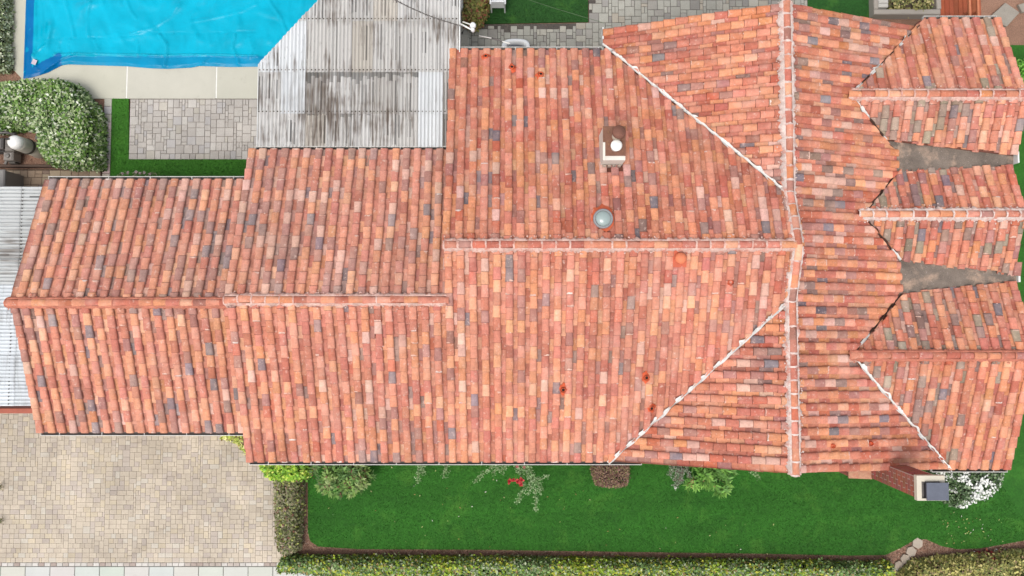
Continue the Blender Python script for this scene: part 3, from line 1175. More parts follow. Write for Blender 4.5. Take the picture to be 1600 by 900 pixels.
# white drip edge showing between the tile mouths
for x0, x1, y, z in ((X0M + .05, 2.45, -3.595, 2.725), (11.1, 12.9, -3.825, 2.53)):
    b = MB()
    b.box(x0, x1, y - .028, y + .05, z - .004, z, lin(240, 236, 230))
    b.build('drip_edge', M['white_metal'], house)
b = MB()
b.box(10.45, 11.3, -3.9, -3.5, 2.24, 2.30, lin(120, 66, 52))
b.build('soffit_board', M['wood'], house)
# white end board where the north-west corner of the cross wing stands over the gutter
b = MB()
b.box(2.40, 2.43, 7.30, 7.76, 2.52, 2.74, lin(238, 236, 232))
b.build('verge_board', M['white_metal'], house)

# ---- roof vents, flue and skylight
ORANGE = lin(228, 104, 66)


def vent_pipe(u, v, pl, h=.16, r=.05, blob=.1):
    x, y, z = on_plane(u, v, pl, .14)
    rr = random.Random(int(u))
    b = MB()
    b.lathe(x, y, [(r + .006, z + .04), (r, z + .10 + h), (r - .010, z + .10 + h), (r - .012, z + .06 + h)], ORANGE, 14, True, False)
    b.add([(x + (r - .012) * math.cos(6.283 * k / 14), y + (r - .012) * math.sin(6.283 * k / 14), z + .06 + h) for k in range(14)], [tuple(range(14))], (.01, .008, .008))
    o = b.build('vent_pipe', M['paint'], house)
    k = MB()
    n = 16
    ring0 = [(x + (blob * rr.uniform(.7, 1.35)) * math.cos(6.283 * i / n), y + (blob * rr.uniform(.8, 1.5)) * math.sin(6.283 * i / n), 0) for i in range(n)]
    ring0 = [(p[0], p[1], planes[pl].z(p[0], p[1]) + .06) for p in ring0]
    ring1 = [(x + (r + .02) * math.cos(6.283 * i / n), y + (r + .02) * math.sin(6.283 * i / n), z + .15 + rr.uniform(-.02, .02)) for i in range(n)]
    k.add(ring0 + ring1, [(i, (i + 1) % n, n + (i + 1) % n, n + i) for i in range(n)], ORANGE, True)
    k.build('sealant_collar', M['paint'], o)
    return o


for u, v, pl, h in ((800, 105, 'kN', .10), (845, 116, 'kN', .10), (759, 88, 'kN', .10), (880, 609, 'S', .10), (1010, 590, 'S', .10), (1018, 638, 'S', .10), (1142, 441, 'S', .03)):
    vent_pipe(u, v, pl, h, blob=.12 if h > .04 else .08)
for u, v, r_ in ((1302, 697, .03), (1361, 693, .03)):
    vent_pipe(u, v, 'rE', .04, .036, .05)

x, y, z = MUSH
b = MB()
b.lathe(x, y, [(.10, z + .03), (.10, z + .18), (.135, z + .19), (.135, z + .23), (.10, z + .28), (.03, z + .30)], lin(226, 130, 92), 20)
o = b.build('round_vent', M['paint'], house)
b = MB()
b.add([(x - .17, y - .2, planes['S'].z(x, y - .2) + .10), (x + .17, y - .2, planes['S'].z(x, y - .2) + .10), (x + .17, y + .2, planes['S'].z(x, y + .2) + .09), (x - .17, y + .2, planes['S'].z(x, y + .2) + .09)], [(0, 1, 2, 3)], lin(206, 104, 76))
b.build('flashing', M['paint'], o)

# flue chase: a sheet-metal box with a rusted lid, one capped brown flue and one white one
fx, fy, fz = FLUE
zt = fz + .62
chase = MB()
chase.box(fx - .26, fx + .26, fy, fy + .80, fz - .35, zt, lin(232, 226, 214))
ch = chase.build('flue_chase', M['white_metal'], house)
b = MB()
b.box(fx - .27, fx + .27, fy + .10, fy + .81, zt + .002, zt + .022, lin(132, 92, 74))
b.build('lid', M['rust'], ch)
b = MB()
b.box(fx - .275, fx - .22, fy - .01, fy + .42, zt + .024, zt + .034, lin(236, 230, 216))
b.build('lid_trim', M['white_metal'], ch)
b = MB()
b.lathe(fx + .05, fy + .56, [(.11, zt + .02), (.11, zt + .34)], lin(206, 190, 170), 20)
fl = b.build('flue_pipe', M['white_metal'], ch)
b = MB()
b.lathe(fx + .05, fy + .56, [(.12, zt + .36), (.155, zt + .37), (.155, zt + .43), (.13, zt + .46), (.02, zt + .475)], lin(120, 80, 66), 24)
b.build('rain_cap', M['rust'], ch)
b = MB()
b.lathe(fx + .02, fy + .30, [(.10, zt + .02), (.10, zt + .18), (.135, zt + .19), (.135, zt + .22), (.09, zt + .245), (.01, zt + .255)], lin(250, 248, 240), 24)
b.build('rain_cap', M['plastic'], ch)
b = MB()
for k in range(4):
    b.box(fx - .22 + k * .12, fx - .14 + k * .12, fy - .06, fy - .01, fz + .06, fz + .2 + .03 * (k % 2), lin(168, 150, 136))
b.build('apron_flashing', M['flash'], ch)

sx, sy, sz = SKYL
b = MB()
b.lathe(sx, sy, [(.235, sz + .03), (.235, sz + .20), (.225, sz + .235), (.19, sz + .245), (.185, sz + .22)], lin(150, 150, 152), 32, True, False)
sk = b.build('tube_skylight', M['white_metal'], house)
b = MB()
b.lathe(sx, sy, [(.186, sz + .22), (.17, sz + .25), (.12, sz + .285), (.06, sz + .30), (.01, sz + .303)], (1, 1, 1), 32)
b.build('dome', M['dome'], sk)
b = MB()
rr = random.Random(8)
n = 24
o0 = [(sx + rr.uniform(.26, .34) * math.cos(6.283 * i / n), sy + .04 + rr.uniform(.26, .38) * math.sin(6.283 * i / n)) for i in range(n)]
o0 = [(p[0], p[1], planes['kN'].z(*p) + .10 + rr.uniform(-.01, .02)) for p in o0]
o1 = [(sx + .22 * math.cos(6.283 * i / n), sy + .22 * math.sin(6.283 * i / n), sz + .15) for i in range(n)]
b.add(o0 + o1, [(i, (i + 1) % n, n + (i + 1) % n, n + i) for i in range(n)], lin(216, 108, 72))
b.build('sealant_collar', M['paint'], sk)

# ---- brick chimney on the south gable
chim = MB()
CX0, CX1, CY0, CY1, CZ = 9.39, 9.96, -4.12, -3.63, 4.5
MORT = lin(232, 212, 200)
chim.box(CX0 + .012, CX1 - .012, CY0 + .012, CY1 - .012, 2.0, CZ - .06, MORT)
chim.box(8.88 + .012, 10.5 - .012, CY0 + .012, -3.2, -.05, 2.3, MORT)
ch = chim.build('chimney', M['stucco'], house)
bk = MB()
rr = random.Random(12)


def brick_wall(bk, p, d, nrm, length, z0, z1):
    row = 0
    z = z0
    while z < z1 - .03:
        h = min(.078, z1 - z - .004)
        s = 0.0
        first = True
        while s < length - .01:
            ln = .25 if not (first and row % 2) else .125
            e = min(length, s + ln)
            col = tuple(c * rr.uniform(.82, 1.15) for c in lin(172, 103, 86))
            a = (p[0] + d[0] * s, p[1] + d[1] * s)
            c_ = (p[0] + d[0] * (e - .024), p[1] + d[1] * (e - .024))
            q = .03
            xs = sorted([a[0], c_[0], a[0] - nrm[0] * q, c_[0] - nrm[0] * q])
            ys_ = sorted([a[1], c_[1], a[1] - nrm[1] * q, c_[1] - nrm[1] * q])
            bk.box(xs[0], xs[-1], ys_[0], ys_[-1], z, z + h, col)
            s += ln
            first = False
        z += .102
        row += 1


brick_wall(bk, (CX0, CY0), (0, 1), (-1, 0), CY1 - CY0, 2.36, CZ - .08)
brick_wall(bk, (CX1, CY0), (0, 1), (1, 0), CY1 - CY0, 2.36, CZ - .08)
brick_wall(bk, (CX0 + .034, CY1), (1, 0), (0, 1), CX1 - CX0 - .068, 2.36, CZ - .08)
brick_wall(bk, (CX0 + .034, CY0), (1, 0), (0, -1), CX1 - CX0 - .068, 2.36, CZ - .08)
brick_wall(bk, (8.88, CY0), (0, 1), (-1, 0), .9, 0, 2.28)
brick_wall(bk, (10.5, CY0), (0, 1), (1, 0), .9, 0, 2.28)
brick_wall(bk, (8.914, CY0), (1, 0), (0, -1), 1.552, 0, 2.28)
tag(bk.build('bricks', M['brick'], ch), kind='stuff')
b = MB()
b.prism([(8.85, CY0 - .03), (CX0 + .02, CY0 - .03), (CX0 + .02, -3.2), (8.85, -3.2)], 2.3, [2.34, 2.44, 2.44, 2.34], lin(200, 150, 122))
b.build('shoulder', M['mortar'], ch)
b = MB()
b.prism([(CX1 - .02, CY0 - .03), (10.53, CY0 - .03), (10.53, -3.2), (CX1 - .02, -3.2)], 2.3, [2.44, 2.34, 2.34, 2.44], lin(200, 150, 122))
b.build('shoulder', M['mortar'], ch)
b = MB()
CR = lin(222, 212, 192)
x0, x1, y0, y1 = CX0 - .04, CX1 + .04, CY0 - .04, CY1 + .04
b.box(x0, x0 + .11, y0, y1, CZ - .08, CZ + .03, CR)
b.box(x1 - .10, x1, y0, y1, CZ - .08, CZ + .03, CR)
b.box(x0 + .11, x1 - .10, y1 - .13, y1, CZ - .08, CZ + .03, CR)
b.box(x0 + .11, x1 - .10, y0, y0 + .05, CZ - .08, CZ + .03, CR)
b.build('crown', M['concrete'], ch)
b = MB()
b.box(x0 + .11, x1 - .1, y0 + .05, y1 - .13, CZ - .07, CZ - .02, lin(110, 104, 100))
b.build('flue_opening', M['paint'], ch)
b = MB()
b.box(CX0 + .13, CX1 + .06, CY0 - .01, CY1 - .10, CZ + .10, CZ + .13, lin(104, 108, 120))
b.box(CX0 + .15, CX0 + .175, CY0 + .03, CY1 - .15, CZ - .03, CZ + .098, lin(66, 62, 64))
b.box(CX1 - .02, CX1 + .005, CY0 + .03, CY1 - .15, CZ + .032, CZ + .098, lin(66, 62, 64))
b.build('spark_cap', M['paint'], ch)
# ------------------------------------------------------------------ corrugated covers
def corr_sheet(x0, x1, y0, y1, zf, along, pitch, amp, cuts=(), lift=0.0):
    """one corrugated sheet with flutes along 'x' or 'y', thin double skin at its free ends"""
    F = []
    a0, a1 = (x0, x1) if along == 'y' else (y0, y1)
    n = max(4, int(round((a1 - a0) / pitch * 6)))
    prof = []
    for i in range(n + 1):
        a = a0 + (a1 - a0) * i / n
        prof.append((a, amp * math.sin(2 * math.pi * a / pitch)))
    for i in range(n):
        (a, za), (b, zb) = prof[i], prof[i + 1]
        if along == 'y':
            q = [(a, y0, za), (b, y0, zb), (b, y1, zb), (a, y1, za)]
        else:
            q = [(x1, a, za), (x1, b, zb), (x0, b, zb), (x0, a, za)]
        pol = [(p[0], p[1], zf(p[0], p[1]) + p[2] + lift) for p in q]
        pols = [pol]
        for c in cuts:
            pols = clip_faces(pols, c[0], c[1])
        for p in pols:
            F.append((p, False))
            F.append(([(w[0], w[1], w[2] - .006) for w in reversed(p)], False))
    return F


def corr_build(b, F, col, pitch, along, x0, seed, amount, lap=0.0):
    """each face tinted; single flutes have turned dark over part of their length"""
    rs = random.Random(seed)
    mem = {}
    ax = 0 if along == 'y' else 1
    for pol, _ in F:
        c = sum(p[ax] for p in pol) / len(pol)
        fl = int((c - x0) / pitch)
        ph = ((c / pitch) % 1)
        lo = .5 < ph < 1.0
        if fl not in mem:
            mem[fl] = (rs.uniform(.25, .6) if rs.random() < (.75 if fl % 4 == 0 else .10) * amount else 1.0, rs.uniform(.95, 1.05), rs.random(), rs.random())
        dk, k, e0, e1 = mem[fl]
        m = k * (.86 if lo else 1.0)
        cc = []
        # the stain is cut to a stretch of the flute
        ys_ = [p[1 - ax] for p in pol]
        a0, a1 = min(ys_), max(ys_)
        if (lap or (dk < 1 and lo)) and len(pol) == 4 and a1 - a0 > .3:
            s0, s1 = a0 + (a1 - a0) * .35 * e0, a1 - (a1 - a0) * .35 * e1
            P0 = [p for p in pol]
            lo_ = sorted(P0, key=lambda p: p[1 - ax])
            def cutp(t):
                out = []
                for i in range(4):
                    p, q = pol[i], pol[(i + 1) % 4]
                    if abs(p[1 - ax] - q[1 - ax]) > .2:
                        f = (t - p[1 - ax]) / (q[1 - ax] - p[1 - ax])
                        out.append(tuple(p[j] + (q[j] - p[j]) * f for j in range(3)))
                return out
            if dk >= 1 or not lo:
                s0 = s1 = a0
                dk = 1.0
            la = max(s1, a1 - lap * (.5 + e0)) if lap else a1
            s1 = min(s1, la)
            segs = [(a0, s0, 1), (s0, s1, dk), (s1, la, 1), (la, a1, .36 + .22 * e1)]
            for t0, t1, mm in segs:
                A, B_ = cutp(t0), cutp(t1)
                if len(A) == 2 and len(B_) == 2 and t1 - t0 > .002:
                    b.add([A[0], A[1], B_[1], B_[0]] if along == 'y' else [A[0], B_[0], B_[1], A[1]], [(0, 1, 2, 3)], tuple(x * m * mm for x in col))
        else:
            b.add(list(pol), [tuple(range(len(pol)))], tuple(x * m for x in col))


pc = thing('patio_cover', 'large patio cover of stained grey corrugated plastic sheets with a slanted corner over the pool', 'patio cover')
zc = lambda x, y: 2.74 - .02 * (y - 4.5)
ylev = [at(500, v, 2.7)[1] for v in (231, 175, 110, 30, -60)]
ylev[0] -= .0
cxs = [at(404, 200, 2.7)[0] + i * .605 for i in range(9)] + [-1.40]
G1, G2, G3, W1, B1, D1 = lin(204, 200, 194), lin(216, 213, 208), lin(182, 177, 170), lin(228, 230, 230), lin(200, 192, 180), lin(150, 144, 138)
grid = [[G2, G2, B1, G1, G2, G1, G1, W1, D1],
        [G2, W1, G3, G2, G1, G3, G1, W1, G1],
        [W1, W1, G1, G1, B1, G1, G1, G2, G2],
        [W1, G2, G2, G1, G1, B1, G2, G2, G2]]
dA, dB = at(403, 101, 2.7), at(503, -6, 2.7)
cut = ((dB[0], dB[1]), (dA[0], dA[1]))            # keep the house side
rr = random.Random(21)
for r in range(4):
    for c in range(9):
        xa, xb = cxs[c] - .02, cxs[c + 1] + .02
        ya, yb_ = ylev[r] - (.06 if r else 0), ylev[r + 1] + .04
        mid_out = False
        F = corr_sheet(xa, xb, ya, yb_, zc, 'y', .098, .017, [(cut[1], cut[0])] if False else [cut], lift=.022 * (c % 2) + .016 * r)
        if not F:
            continue
        b = MB()
        k = rr.uniform(.92, 1.06)
        corr_build(b, F, tuple(x * k for x in grid[r][c]), .098, 'y', cxs[0], 50 * r + c, .35 if grid[r][c] == W1 else 1.0, lap={(1, 2): .28, (1, 3): .3, (1, 4): .3, (1, 5): .25, (1, 6): .2, (0, 2): .12, (0, 3): .15, (0, 4): .1}.get((r, c), 0))
        b.build('corrugated_sheet', M['corr_clean'] if grid[r][c] == W1 and r < 2 else M['corr_dirty'], pc)
# washers on the laps, mostly dark to paint in the gap shadow line
sc_ = MB()
for r, (lo, hi) in zip((1, 2, 3), ((0, 9), (0, 9), (1, 9))):
    y_ = ylev[r]
    x = cxs[0] + .02
    while x < cxs[-1]:
        dark = rr.random() < .8
        if clip_faces([[(x, y_, 0), (x + .001, y_, 0), (x, y_ + .001, 0)]], *cut):
            zz = zc(x, y_) + .016 * r + .012
            sc_.lathe(x, y_, [(.02, zz), (.02, zz + .014), (.006, zz + .02)], lin(78, 68, 60) if dark else lin(150, 140, 130), 6)
        x += .098
tag(sc_.build('screw_heads', M['paint'], pc), kind='stuff')
# frame
for y_ in ylev[1:4] + [ylev[0] + .1]:
    b = MB()
    xs0 = cxs[0] if y_ < dA[1] else cxs[0] + (y_ - dA[1]) + .1
    b.box(xs0, -1.45, y_ - .045, y_ + .045, zc(0, y_) - .17, zc(0, y_) - .03, lin(222, 216, 206))
    b.build('rafter', M['wood'], pc)
for x_, y_ in ((-6.55, 6.6), (-5.2, 8.3), (-1.6, 8.3), (-1.7, 9.4)):
    b = MB()
    b.box(x_ - .05, x_ + .05, y_ - .05, y_ + .05, -.05, 2.5, lin(222, 216, 206))
    b.build('post', M['wood'], pc)
b = MB()
b.box(-1.40, -1.375, ylev[0], ylev[4], 2.52, 2.76, lin(240, 240, 236))
b.build('edge_trim', M['white_metal'], pc)
b = MB()
b.box(cxs[0] - .03, cxs[0] - .015, ylev[0], dA[1], 2.6, 2.74, lin(240, 240, 236))
b.build('edge_trim', M['white_metal'], pc)

sr = thing('side_cover', 'white corrugated side shelter beside the garage gable above the driveway', 'shelter')
z_s = lambda x, y: 2.36 + .0 * y
ytop, ybot = at(20, 293, 2.36)[1], at(20, 633, 2.36)[1]
n = 9
for k in range(n):
    ya, yb_ = ybot + (ytop - ybot) * k / n - .02, ybot + (ytop - ybot) * (k + 1) / n + .02
    for xa, xb in ((-18.2, at(28, 400, 2.36)[0] + .04), (at(28, 400, 2.36)[0] - .04, -11.86)):
        b = MB()
        dk = k >= 5
        t = rr.uniform(.88, 1.02)
        corr_build(b, corr_sheet(xa, xb, ya, yb_, z_s, 'x', .098, .016, lift=.020 * (k % 2) + (.014 if xa < -15 else 0)), tuple(x * t for x in (lin(206, 208, 206) if dk else lin(230, 235, 238))), .098, 'x', ybot, 900 + k, .9 if dk else .35)
        b.build('corrugated_sheet', M['corr_dirty_x'] if dk else M['corr_clean'], sr)
sc_ = MB()
y_ = ybot + .03
while y_ < ytop:
    x_ = at(33 if y_ > .6 else 22, 400, 2.36)[0]
    sc_.lathe(x_, y_, [(.018, 2.37), (.018, 2.392), (.006, 2.397)], lin(90, 84, 80), 6)
    y_ += .098
tag(sc_.build('screw_heads', M['paint'], sr), kind='stuff')
b = MB()
b.box(-18.2, -11.88, at(0, 638, 2.2)[1] + .005, ybot + .05, 2.08, 2.2, lin(84, 44, 36))  # beam coloured dark to paint in the shadow gap behind the rail
b.build('beam', M['wood'], sr)
b = MB()
b.box(-18.2, -11.9, at(0, 646, 2.1)[1], at(0, 638, 2.1)[1], 1.98, 2.1, lin(176, 98, 78), bev=.01)
b.build('rail_board', M['wood'], sr)
b = MB()
b.box(-18.2, -11.88, ytop - .05, ytop + .02, 2.2, 2.345, lin(236, 236, 232))
b.build('beam', M['white_metal'], sr)
for x_ in (-17.5, -14.6, -11.95):
    for y_ in (ybot + .02, ytop - .02):
        b = MB()
        b.box(x_ - .045, x_ + .045, y_ - .03, y_ + .045, -.05, 2.2, lin(120, 70, 56))
        b.build('post', M['wood'], sr)

# ------------------------------------------------------------------ pool with its blue cover
pool = thing('pool_cover', 'wrinkled bright blue sheet drawn over the swimming pool', 'pool cover')
XW, XE = at(39, 60)[0], at(560, 60)[0]
bot = [(38, 123), (50, 121.5), (62, 118), (76, 113.5), (88, 107), (97, 102.5), (108, 101), (140, 102), (200, 104), (235, 107), (262, 108), (300, 106), (312, 103.5), (360, 105), (403, 104.5), (600, 105)]
bw = [at(u, v) for u, v in bot]


def bottom_y(x):
    for i in range(len(bw) - 1):
        if bw[i][0] <= x <= bw[i + 1][0]:
            t = (x - bw[i][0]) / (bw[i + 1][0] - bw[i][0])
            return bw[i][1] * (1 - t) + bw[i + 1][1] * t
    return bw[0][1] if x < bw[0][0] else bw[-1][1]


creases = [([(56, 5), (57, 40), (58, 70), (54, 92)], .05, .035, 1), ([(66, 0), (68, 35), (70, 64)], .03, .05, 1), ([(104, 3), (112, 34), (118, 60)], .035, .07, 1), ([(143, 2), (138, 30), (140, 58)], .03, .07, 1),
           ([(60, 62), (110, 61), (170, 60), (240, 53), (330, 53), (403, 50)], .018, .03, -1), ([(205, 54), (240, 45), (268, 28), (288, 0)], .026, .07, 1), ([(300, 36), (345, 27), (380, 18), (402, 8)], .024, .08, 1),
           ([(250, 55), (262, 70), (262, 90), (258, 107)], .05, .06, 1), ([(368, 55), (364, 75), (372, 90), (375, 104)], .04, .05, 1), ([(85, 86), (160, 86), (250, 88), (330, 87), (403, 89)], .05, .05, 1),
           ([(197, 0), (205, 18), (214, 30)], .03, .06, 1), ([(70, 72), (56, 84), (50, 92), (54, 104), (62, 110)], .05, .03, 1), ([(120, 86), (100, 92), (86, 104), (66, 116)], .05, .04, 1),
           ([(420, 0), (440, 30), (452, 60)], .04, .07, 1), ([(148, 62), (156, 78), (150, 88)], .03, .04, 1), ([(214, 60), (218, 78), (216, 88)], .025, .04, 1), ([(330, 90), (318, 100), (306, 105)], .03, .03, 1),
           ([(60, 4), (120, 3), (175, 2)], .015, .03, -1), ([(390, 60), (396, 78), (392, 92)], .03, .04, 1), ([(98, 60), (92, 74), (96, 86)], .03, .03, 1), ([(112, 60), (108, 72), (112, 86)], .025, .03, 1)]
cw = [([at(u, v) for u, v in pts], h, w, s) for pts, h, w, s in creases]
nx_, ny_ = 230, 120
YN = 13.2
vs, cs, fs = [], [], []
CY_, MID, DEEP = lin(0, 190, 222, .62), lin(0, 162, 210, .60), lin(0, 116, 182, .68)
for i in range(nx_ + 1):
    x = XW + (XE - XW) * i / nx_
    yb_ = bottom_y(x)
    for j in range(ny_ + 1):
        t = (j / ny_) ** 1.45
        y_ = yb_ + (YN - yb_) * t
        z = .035 + .02 * mnoise.noise(Vector((x * .5, y_ * .6, 1)))
        rdg = 1 - abs(mnoise.noise(Vector((x * .9 + .5 * y_, y_ * 1.0, 4)))) * 3.2
        z += .024 * max(0, rdg)
        rdg = 1 - abs(mnoise.noise(Vector((x * 2.8, y_ * 1.3 + x, 9)))) * 3.5
        near_seam = math.exp(-((y_ - at(0, 64)[1]) / .28) ** 2) + math.exp(-((y_ - at(0, 4)[1]) / .2) ** 2)
        z += .014 * max(0, rdg) * (.35 + near_seam)
        for pts, h, w, s_ in cw:
            d = min(seg_dist((x, y_), pts[k], pts[k + 1]) for k in range(len(pts) - 1))
            if d < 3 * w:
                z += s_ * h * 1.2 * math.exp(-(d / (w * .5)) ** 2)
        e = min(x - XW, y_ - yb_)
        z *= min(1, .15 + e / .10)
        vs.append((x, y_, z + .006))
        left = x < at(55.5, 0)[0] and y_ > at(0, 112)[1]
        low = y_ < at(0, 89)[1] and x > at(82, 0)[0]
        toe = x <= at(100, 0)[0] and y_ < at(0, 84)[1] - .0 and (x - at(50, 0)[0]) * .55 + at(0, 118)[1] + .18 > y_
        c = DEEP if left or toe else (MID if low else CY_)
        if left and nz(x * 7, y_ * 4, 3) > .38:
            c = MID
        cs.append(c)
for i in range(nx_):
    for j in range(ny_):
        o = i * (ny_ + 1) + j
        fs.append((o, o + ny_ + 1, o + ny_ + 2, o + 1))
b = MB()
b.add(vs, fs, cs, True)
b.build('sheet', M['cover'], pool)
b = MB()
lx, ly = at(57.5, 99)
b.add([(lx - .09, ly - .05, .12), (lx + .04, ly - .1, .12), (lx + .1, ly + .04, .125), (lx - .03, ly + .1, .125)], [(0, 1, 2, 3)], lin(206, 190, 200))
b.build('paper_tag', M['paint'], pool)


# ------------------------------------------------------------------ planting
def dist_poly(p, poly):
    return min(seg_dist(p, poly[i], poly[(i + 1) % len(poly)]) for i in range(len(poly)))


def clipped_hedge(name, label, cat, poly, h, edge, dens, size, colf, lw=.6, bumps=.10, group=None, side_dens=None, core=(46, 50, 30), upright=.45, bright=1.9):
    root = thing(name, label, cat, group=group)
    xs = [p[0] for p in poly]
    ys = [p[1] for p in poly]
    area = 0.5 * abs(sum(poly[i][0] * poly[(i + 1) % len(poly)][1] - poly[(i + 1) % len(poly)][0] * poly[i][1] for i in range(len(poly))))

    def top(x, y, d):
        f = min(1.0, d / edge) if edge > 0 else 1
        f = 1 - (1 - f) ** 2.2
        return h * (.30 + .70 * f) + bumps * (nz(x, y, 1, 2.2) + .6 * nz(x, y, 5, 6))
    n = int(area * dens)
    q = sample_poly(poly, n)
    q2 = sample_poly(poly, n)
    q = np.concatenate([q, np.array([p for p in q2 if dist_poly(p, poly) < edge * .9]).reshape(-1, 2)])
    d = np.array([dist_poly(p, poly) for p in q])
    zt = np.array([top(p[0], p[1], dd) for p, dd in zip(q, d)])
    keep = np.array([rng.random() < .92 + .6 * nz(p[0] * 3.2, p[1] * 3.2, 21) for p in q])
    q, d, zt = q[keep], d[keep], zt[keep]
    n = len(q)
    P1 = np.column_stack([q, zt - np.abs(rng.normal(0, .035, n)) + (rng.random(n) < .06) * rng.uniform(.02, .12, n)])
    Pl, Nl = [P1], [np.column_stack([rng.normal(0, .45, n), rng.normal(0, .45, n), np.ones(n)])]
    m = len(poly)
    for i in range(m):
        a, b = poly[i], poly[(i + 1) % m]
        L = math.hypot(b[0] - a[0], b[1] - a[1])
        k = int(L * h * (side_dens or dens) * .8)
        if k < 1:
            continue
        t = rng.random(k)
        nn = ((b[1] - a[1]) / L, -(b[0] - a[0]) / L)
        off = rng.normal(-.02, .03, k)
        zz = rng.random(k) * h * .55
        Pl.append(np.column_stack([a[0] + (b[0] - a[0]) * t + nn[0] * off, a[1] + (b[1] - a[1]) * t + nn[1] * off, zz]))
        Nl.append(np.column_stack([nn[0] + rng.normal(0, .4, k), nn[1] + rng.normal(0, .4, k), rng.normal(.5, .3, k)]))
    P, Nn = np.concatenate(Pl), np.concatenate(Nl)
    n = len(P)
    D = rng.normal(0, 1, (n, 3))
    Nn /= np.linalg.norm(Nn, axis=1, keepdims=True)
    D -= Nn * (D * Nn).sum(1, keepdims=True)
    D /= np.linalg.norm(D, axis=1, keepdims=True)
    D = D + Nn * upright * rng.random(n)[:, None]
    Nn = Nn - D * (Nn * D).sum(1, keepdims=True) / (D * D).sum(1, keepdims=True)
    Ln = size * 1.45 * rng.uniform(.55, 1.5, n)
    C = np.array([colf(p, rng) for p in P]) * bright
    leaf_object('foliage', P, D, Nn, Ln, Ln * lw, np.clip(C, .004, .85), M['leaf'], root)
    # twiggy body underneath
    st = .09
    gx = np.arange(min(xs), max(xs) + st, st)
    gy = np.arange(min(ys), max(ys) + st, st)
    vs, fs, idx = [], [], {}
    for i, x in enumerate(gx):
        for j, y in enumerate(gy):
            ins = inside((x, y), poly)
            dd = dist_poly((x, y), poly)
            if ins:
                idx[i, j] = len(vs)
                vs.append((x, y, max(.02, top(x, y, dd) * .80 - .05 if dd > .06 else .0)))
    for (i, j) in list(idx):
        if (i + 1, j) in idx and (i, j + 1) in idx and (i + 1, j + 1) in idx:
            fs.append((idx[i, j], idx[i + 1, j], idx[i + 1, j + 1], idx[i, j + 1]))
    b = MB()
    b.add(vs, fs, lin(*core), True)
    b.build('twigs', M['stem'], root)
    return root


def palette_fn(cols, patch=None, jit=.16):
    L = [np.array(lin(*c)) for c, _ in cols]
    wts = np.array([w for _, w in cols], float)

    def f(p, r):
        w = wts.copy()
        if patch:
            w = patch(p, w)
        w = np.clip(w, 0, None)
        k = r.choice(len(L), p=w / w.sum())
        return L[k] * (1 + r.normal(0, jit))
    return f


def patch_shift(p, w):
    a = nz(p[0], p[1], 2, .8)
    b = nz(p[0], p[1], 11, 1.3)
    w = w.copy()
    w[0] *= max(.05, 1 + 2.2 * a)
    w[1] *= max(.05, 1 - 2.2 * a)
    w[2] *= max(.05, 1 + 2.4 * b)
    return w


HZ = .48
hed = [at(u, v, .12) for u, v in ((437, 888), (446, 870), (520, 871), (760, 872), (1000, 875), (1190, 877), (1330, 880), (1386, 879), (1392, 886), (1380, 925), (1200, 918), (900, 914), (640, 905), (560, 897))]
clipped_hedge('hedge', 'long low green hedge along the foot of the front lawn', 'hedge', hed, HZ, .22, 1500, .058,
              palette_fn([((118, 140, 44), 3), ((98, 122, 70), 3.5), ((150, 152, 56), 2), ((142, 150, 118), 2.4), ((66, 88, 46), 1.6), ((128, 110, 72), .9)], patch_shift), bright=2.1)
hl = [at(u, v, HZ) for u, v in ((426, 746), (467, 744), (466, 790), (464, 830), (462, 862), (442, 872), (430, 860), (427, 800))]
clipped_hedge('hedge', 'short dark olive hedge between the driveway and the lawn', 'hedge', hl[::-1], HZ + .05, .18, 1700, .05,
              palette_fn([((104, 106, 70), 3), ((122, 120, 92), 2.5), ((134, 120, 100), 1.4), ((88, 96, 54), 2), ((136, 142, 74), 1.2), ((112, 76, 62), .5)], patch_shift))
hr_ = [at(u, v, .5) for u, v in ((1418, 905), (1440, 885), (1500, 878), (1560, 874), (1620, 868), (1700, 862), (1700, 930), (1410, 930))]
clipped_hedge('hedge', 'pale yellow-green ground cover hedge below the mulch bed in the corner', 'hedge', hr_[::-1], .5, .25, 1500, .055,
              palette_fn([((150, 146, 84), 3), ((120, 122, 70), 3), ((170, 160, 104), 1.5), ((96, 104, 58), 2), ((130, 110, 84), 1)], patch_shift))
hred = [at(u, v, .3) for u, v in ((1510, 884), (1530, 873), (1555, 868), (1582, 872), (1566, 884), (1540, 888))]
clipped_hedge('shrub', 'dark red leaved low plant at the edge of the mulch bed', 'shrub', hred[::-1], .35, .2, 1200, .06, palette_fn([((112, 40, 36), 3), ((84, 34, 32), 2), ((140, 70, 56), 1), ((90, 74, 48), 1)]))

# variegated hedge round the pool equipment
PZ = .85
pit = [at(u, v, .2) for u, v in ((-60, 142), (0, 137), (40, 132), (70, 130), (105, 131), (128, 140), (140, 158), (152, 168), (159, 184), (160, 250), (158, 263), (112, 262), (84, 256), (76, 240), (73, 215), (66, 203), (40, 200), (0, 204), (-60, 206))]
clipped_hedge('hedge', 'big cream-variegated hedge wrapped round the pool filter', 'hedge', pit[::-1], PZ, .28, 1500, .062,
              palette_fn([((196, 206, 164), 2.4), ((166, 188, 128), 2.6), ((126, 162, 76), 2.8), ((96, 132, 60), 2.4), ((220, 226, 204), .8), ((66, 94, 48), 1.8)], patch_shift), bumps=.09, bright=1.22)
wl_ = [at(u, v, .4) for u, v in ((-60, -20), (4, -20), (5, 30), (2, 60), (5, 85), (4, 104), (-60, 110))]
clipped_hedge('hedge', 'grey-green leafy border at the edge of the pool deck', 'hedge', wl_[::-1], .45, .15, 1300, .055, palette_fn([((150, 160, 130), 3), ((110, 124, 84), 3), ((180, 184, 160), 1), ((86, 92, 60), 2)]))

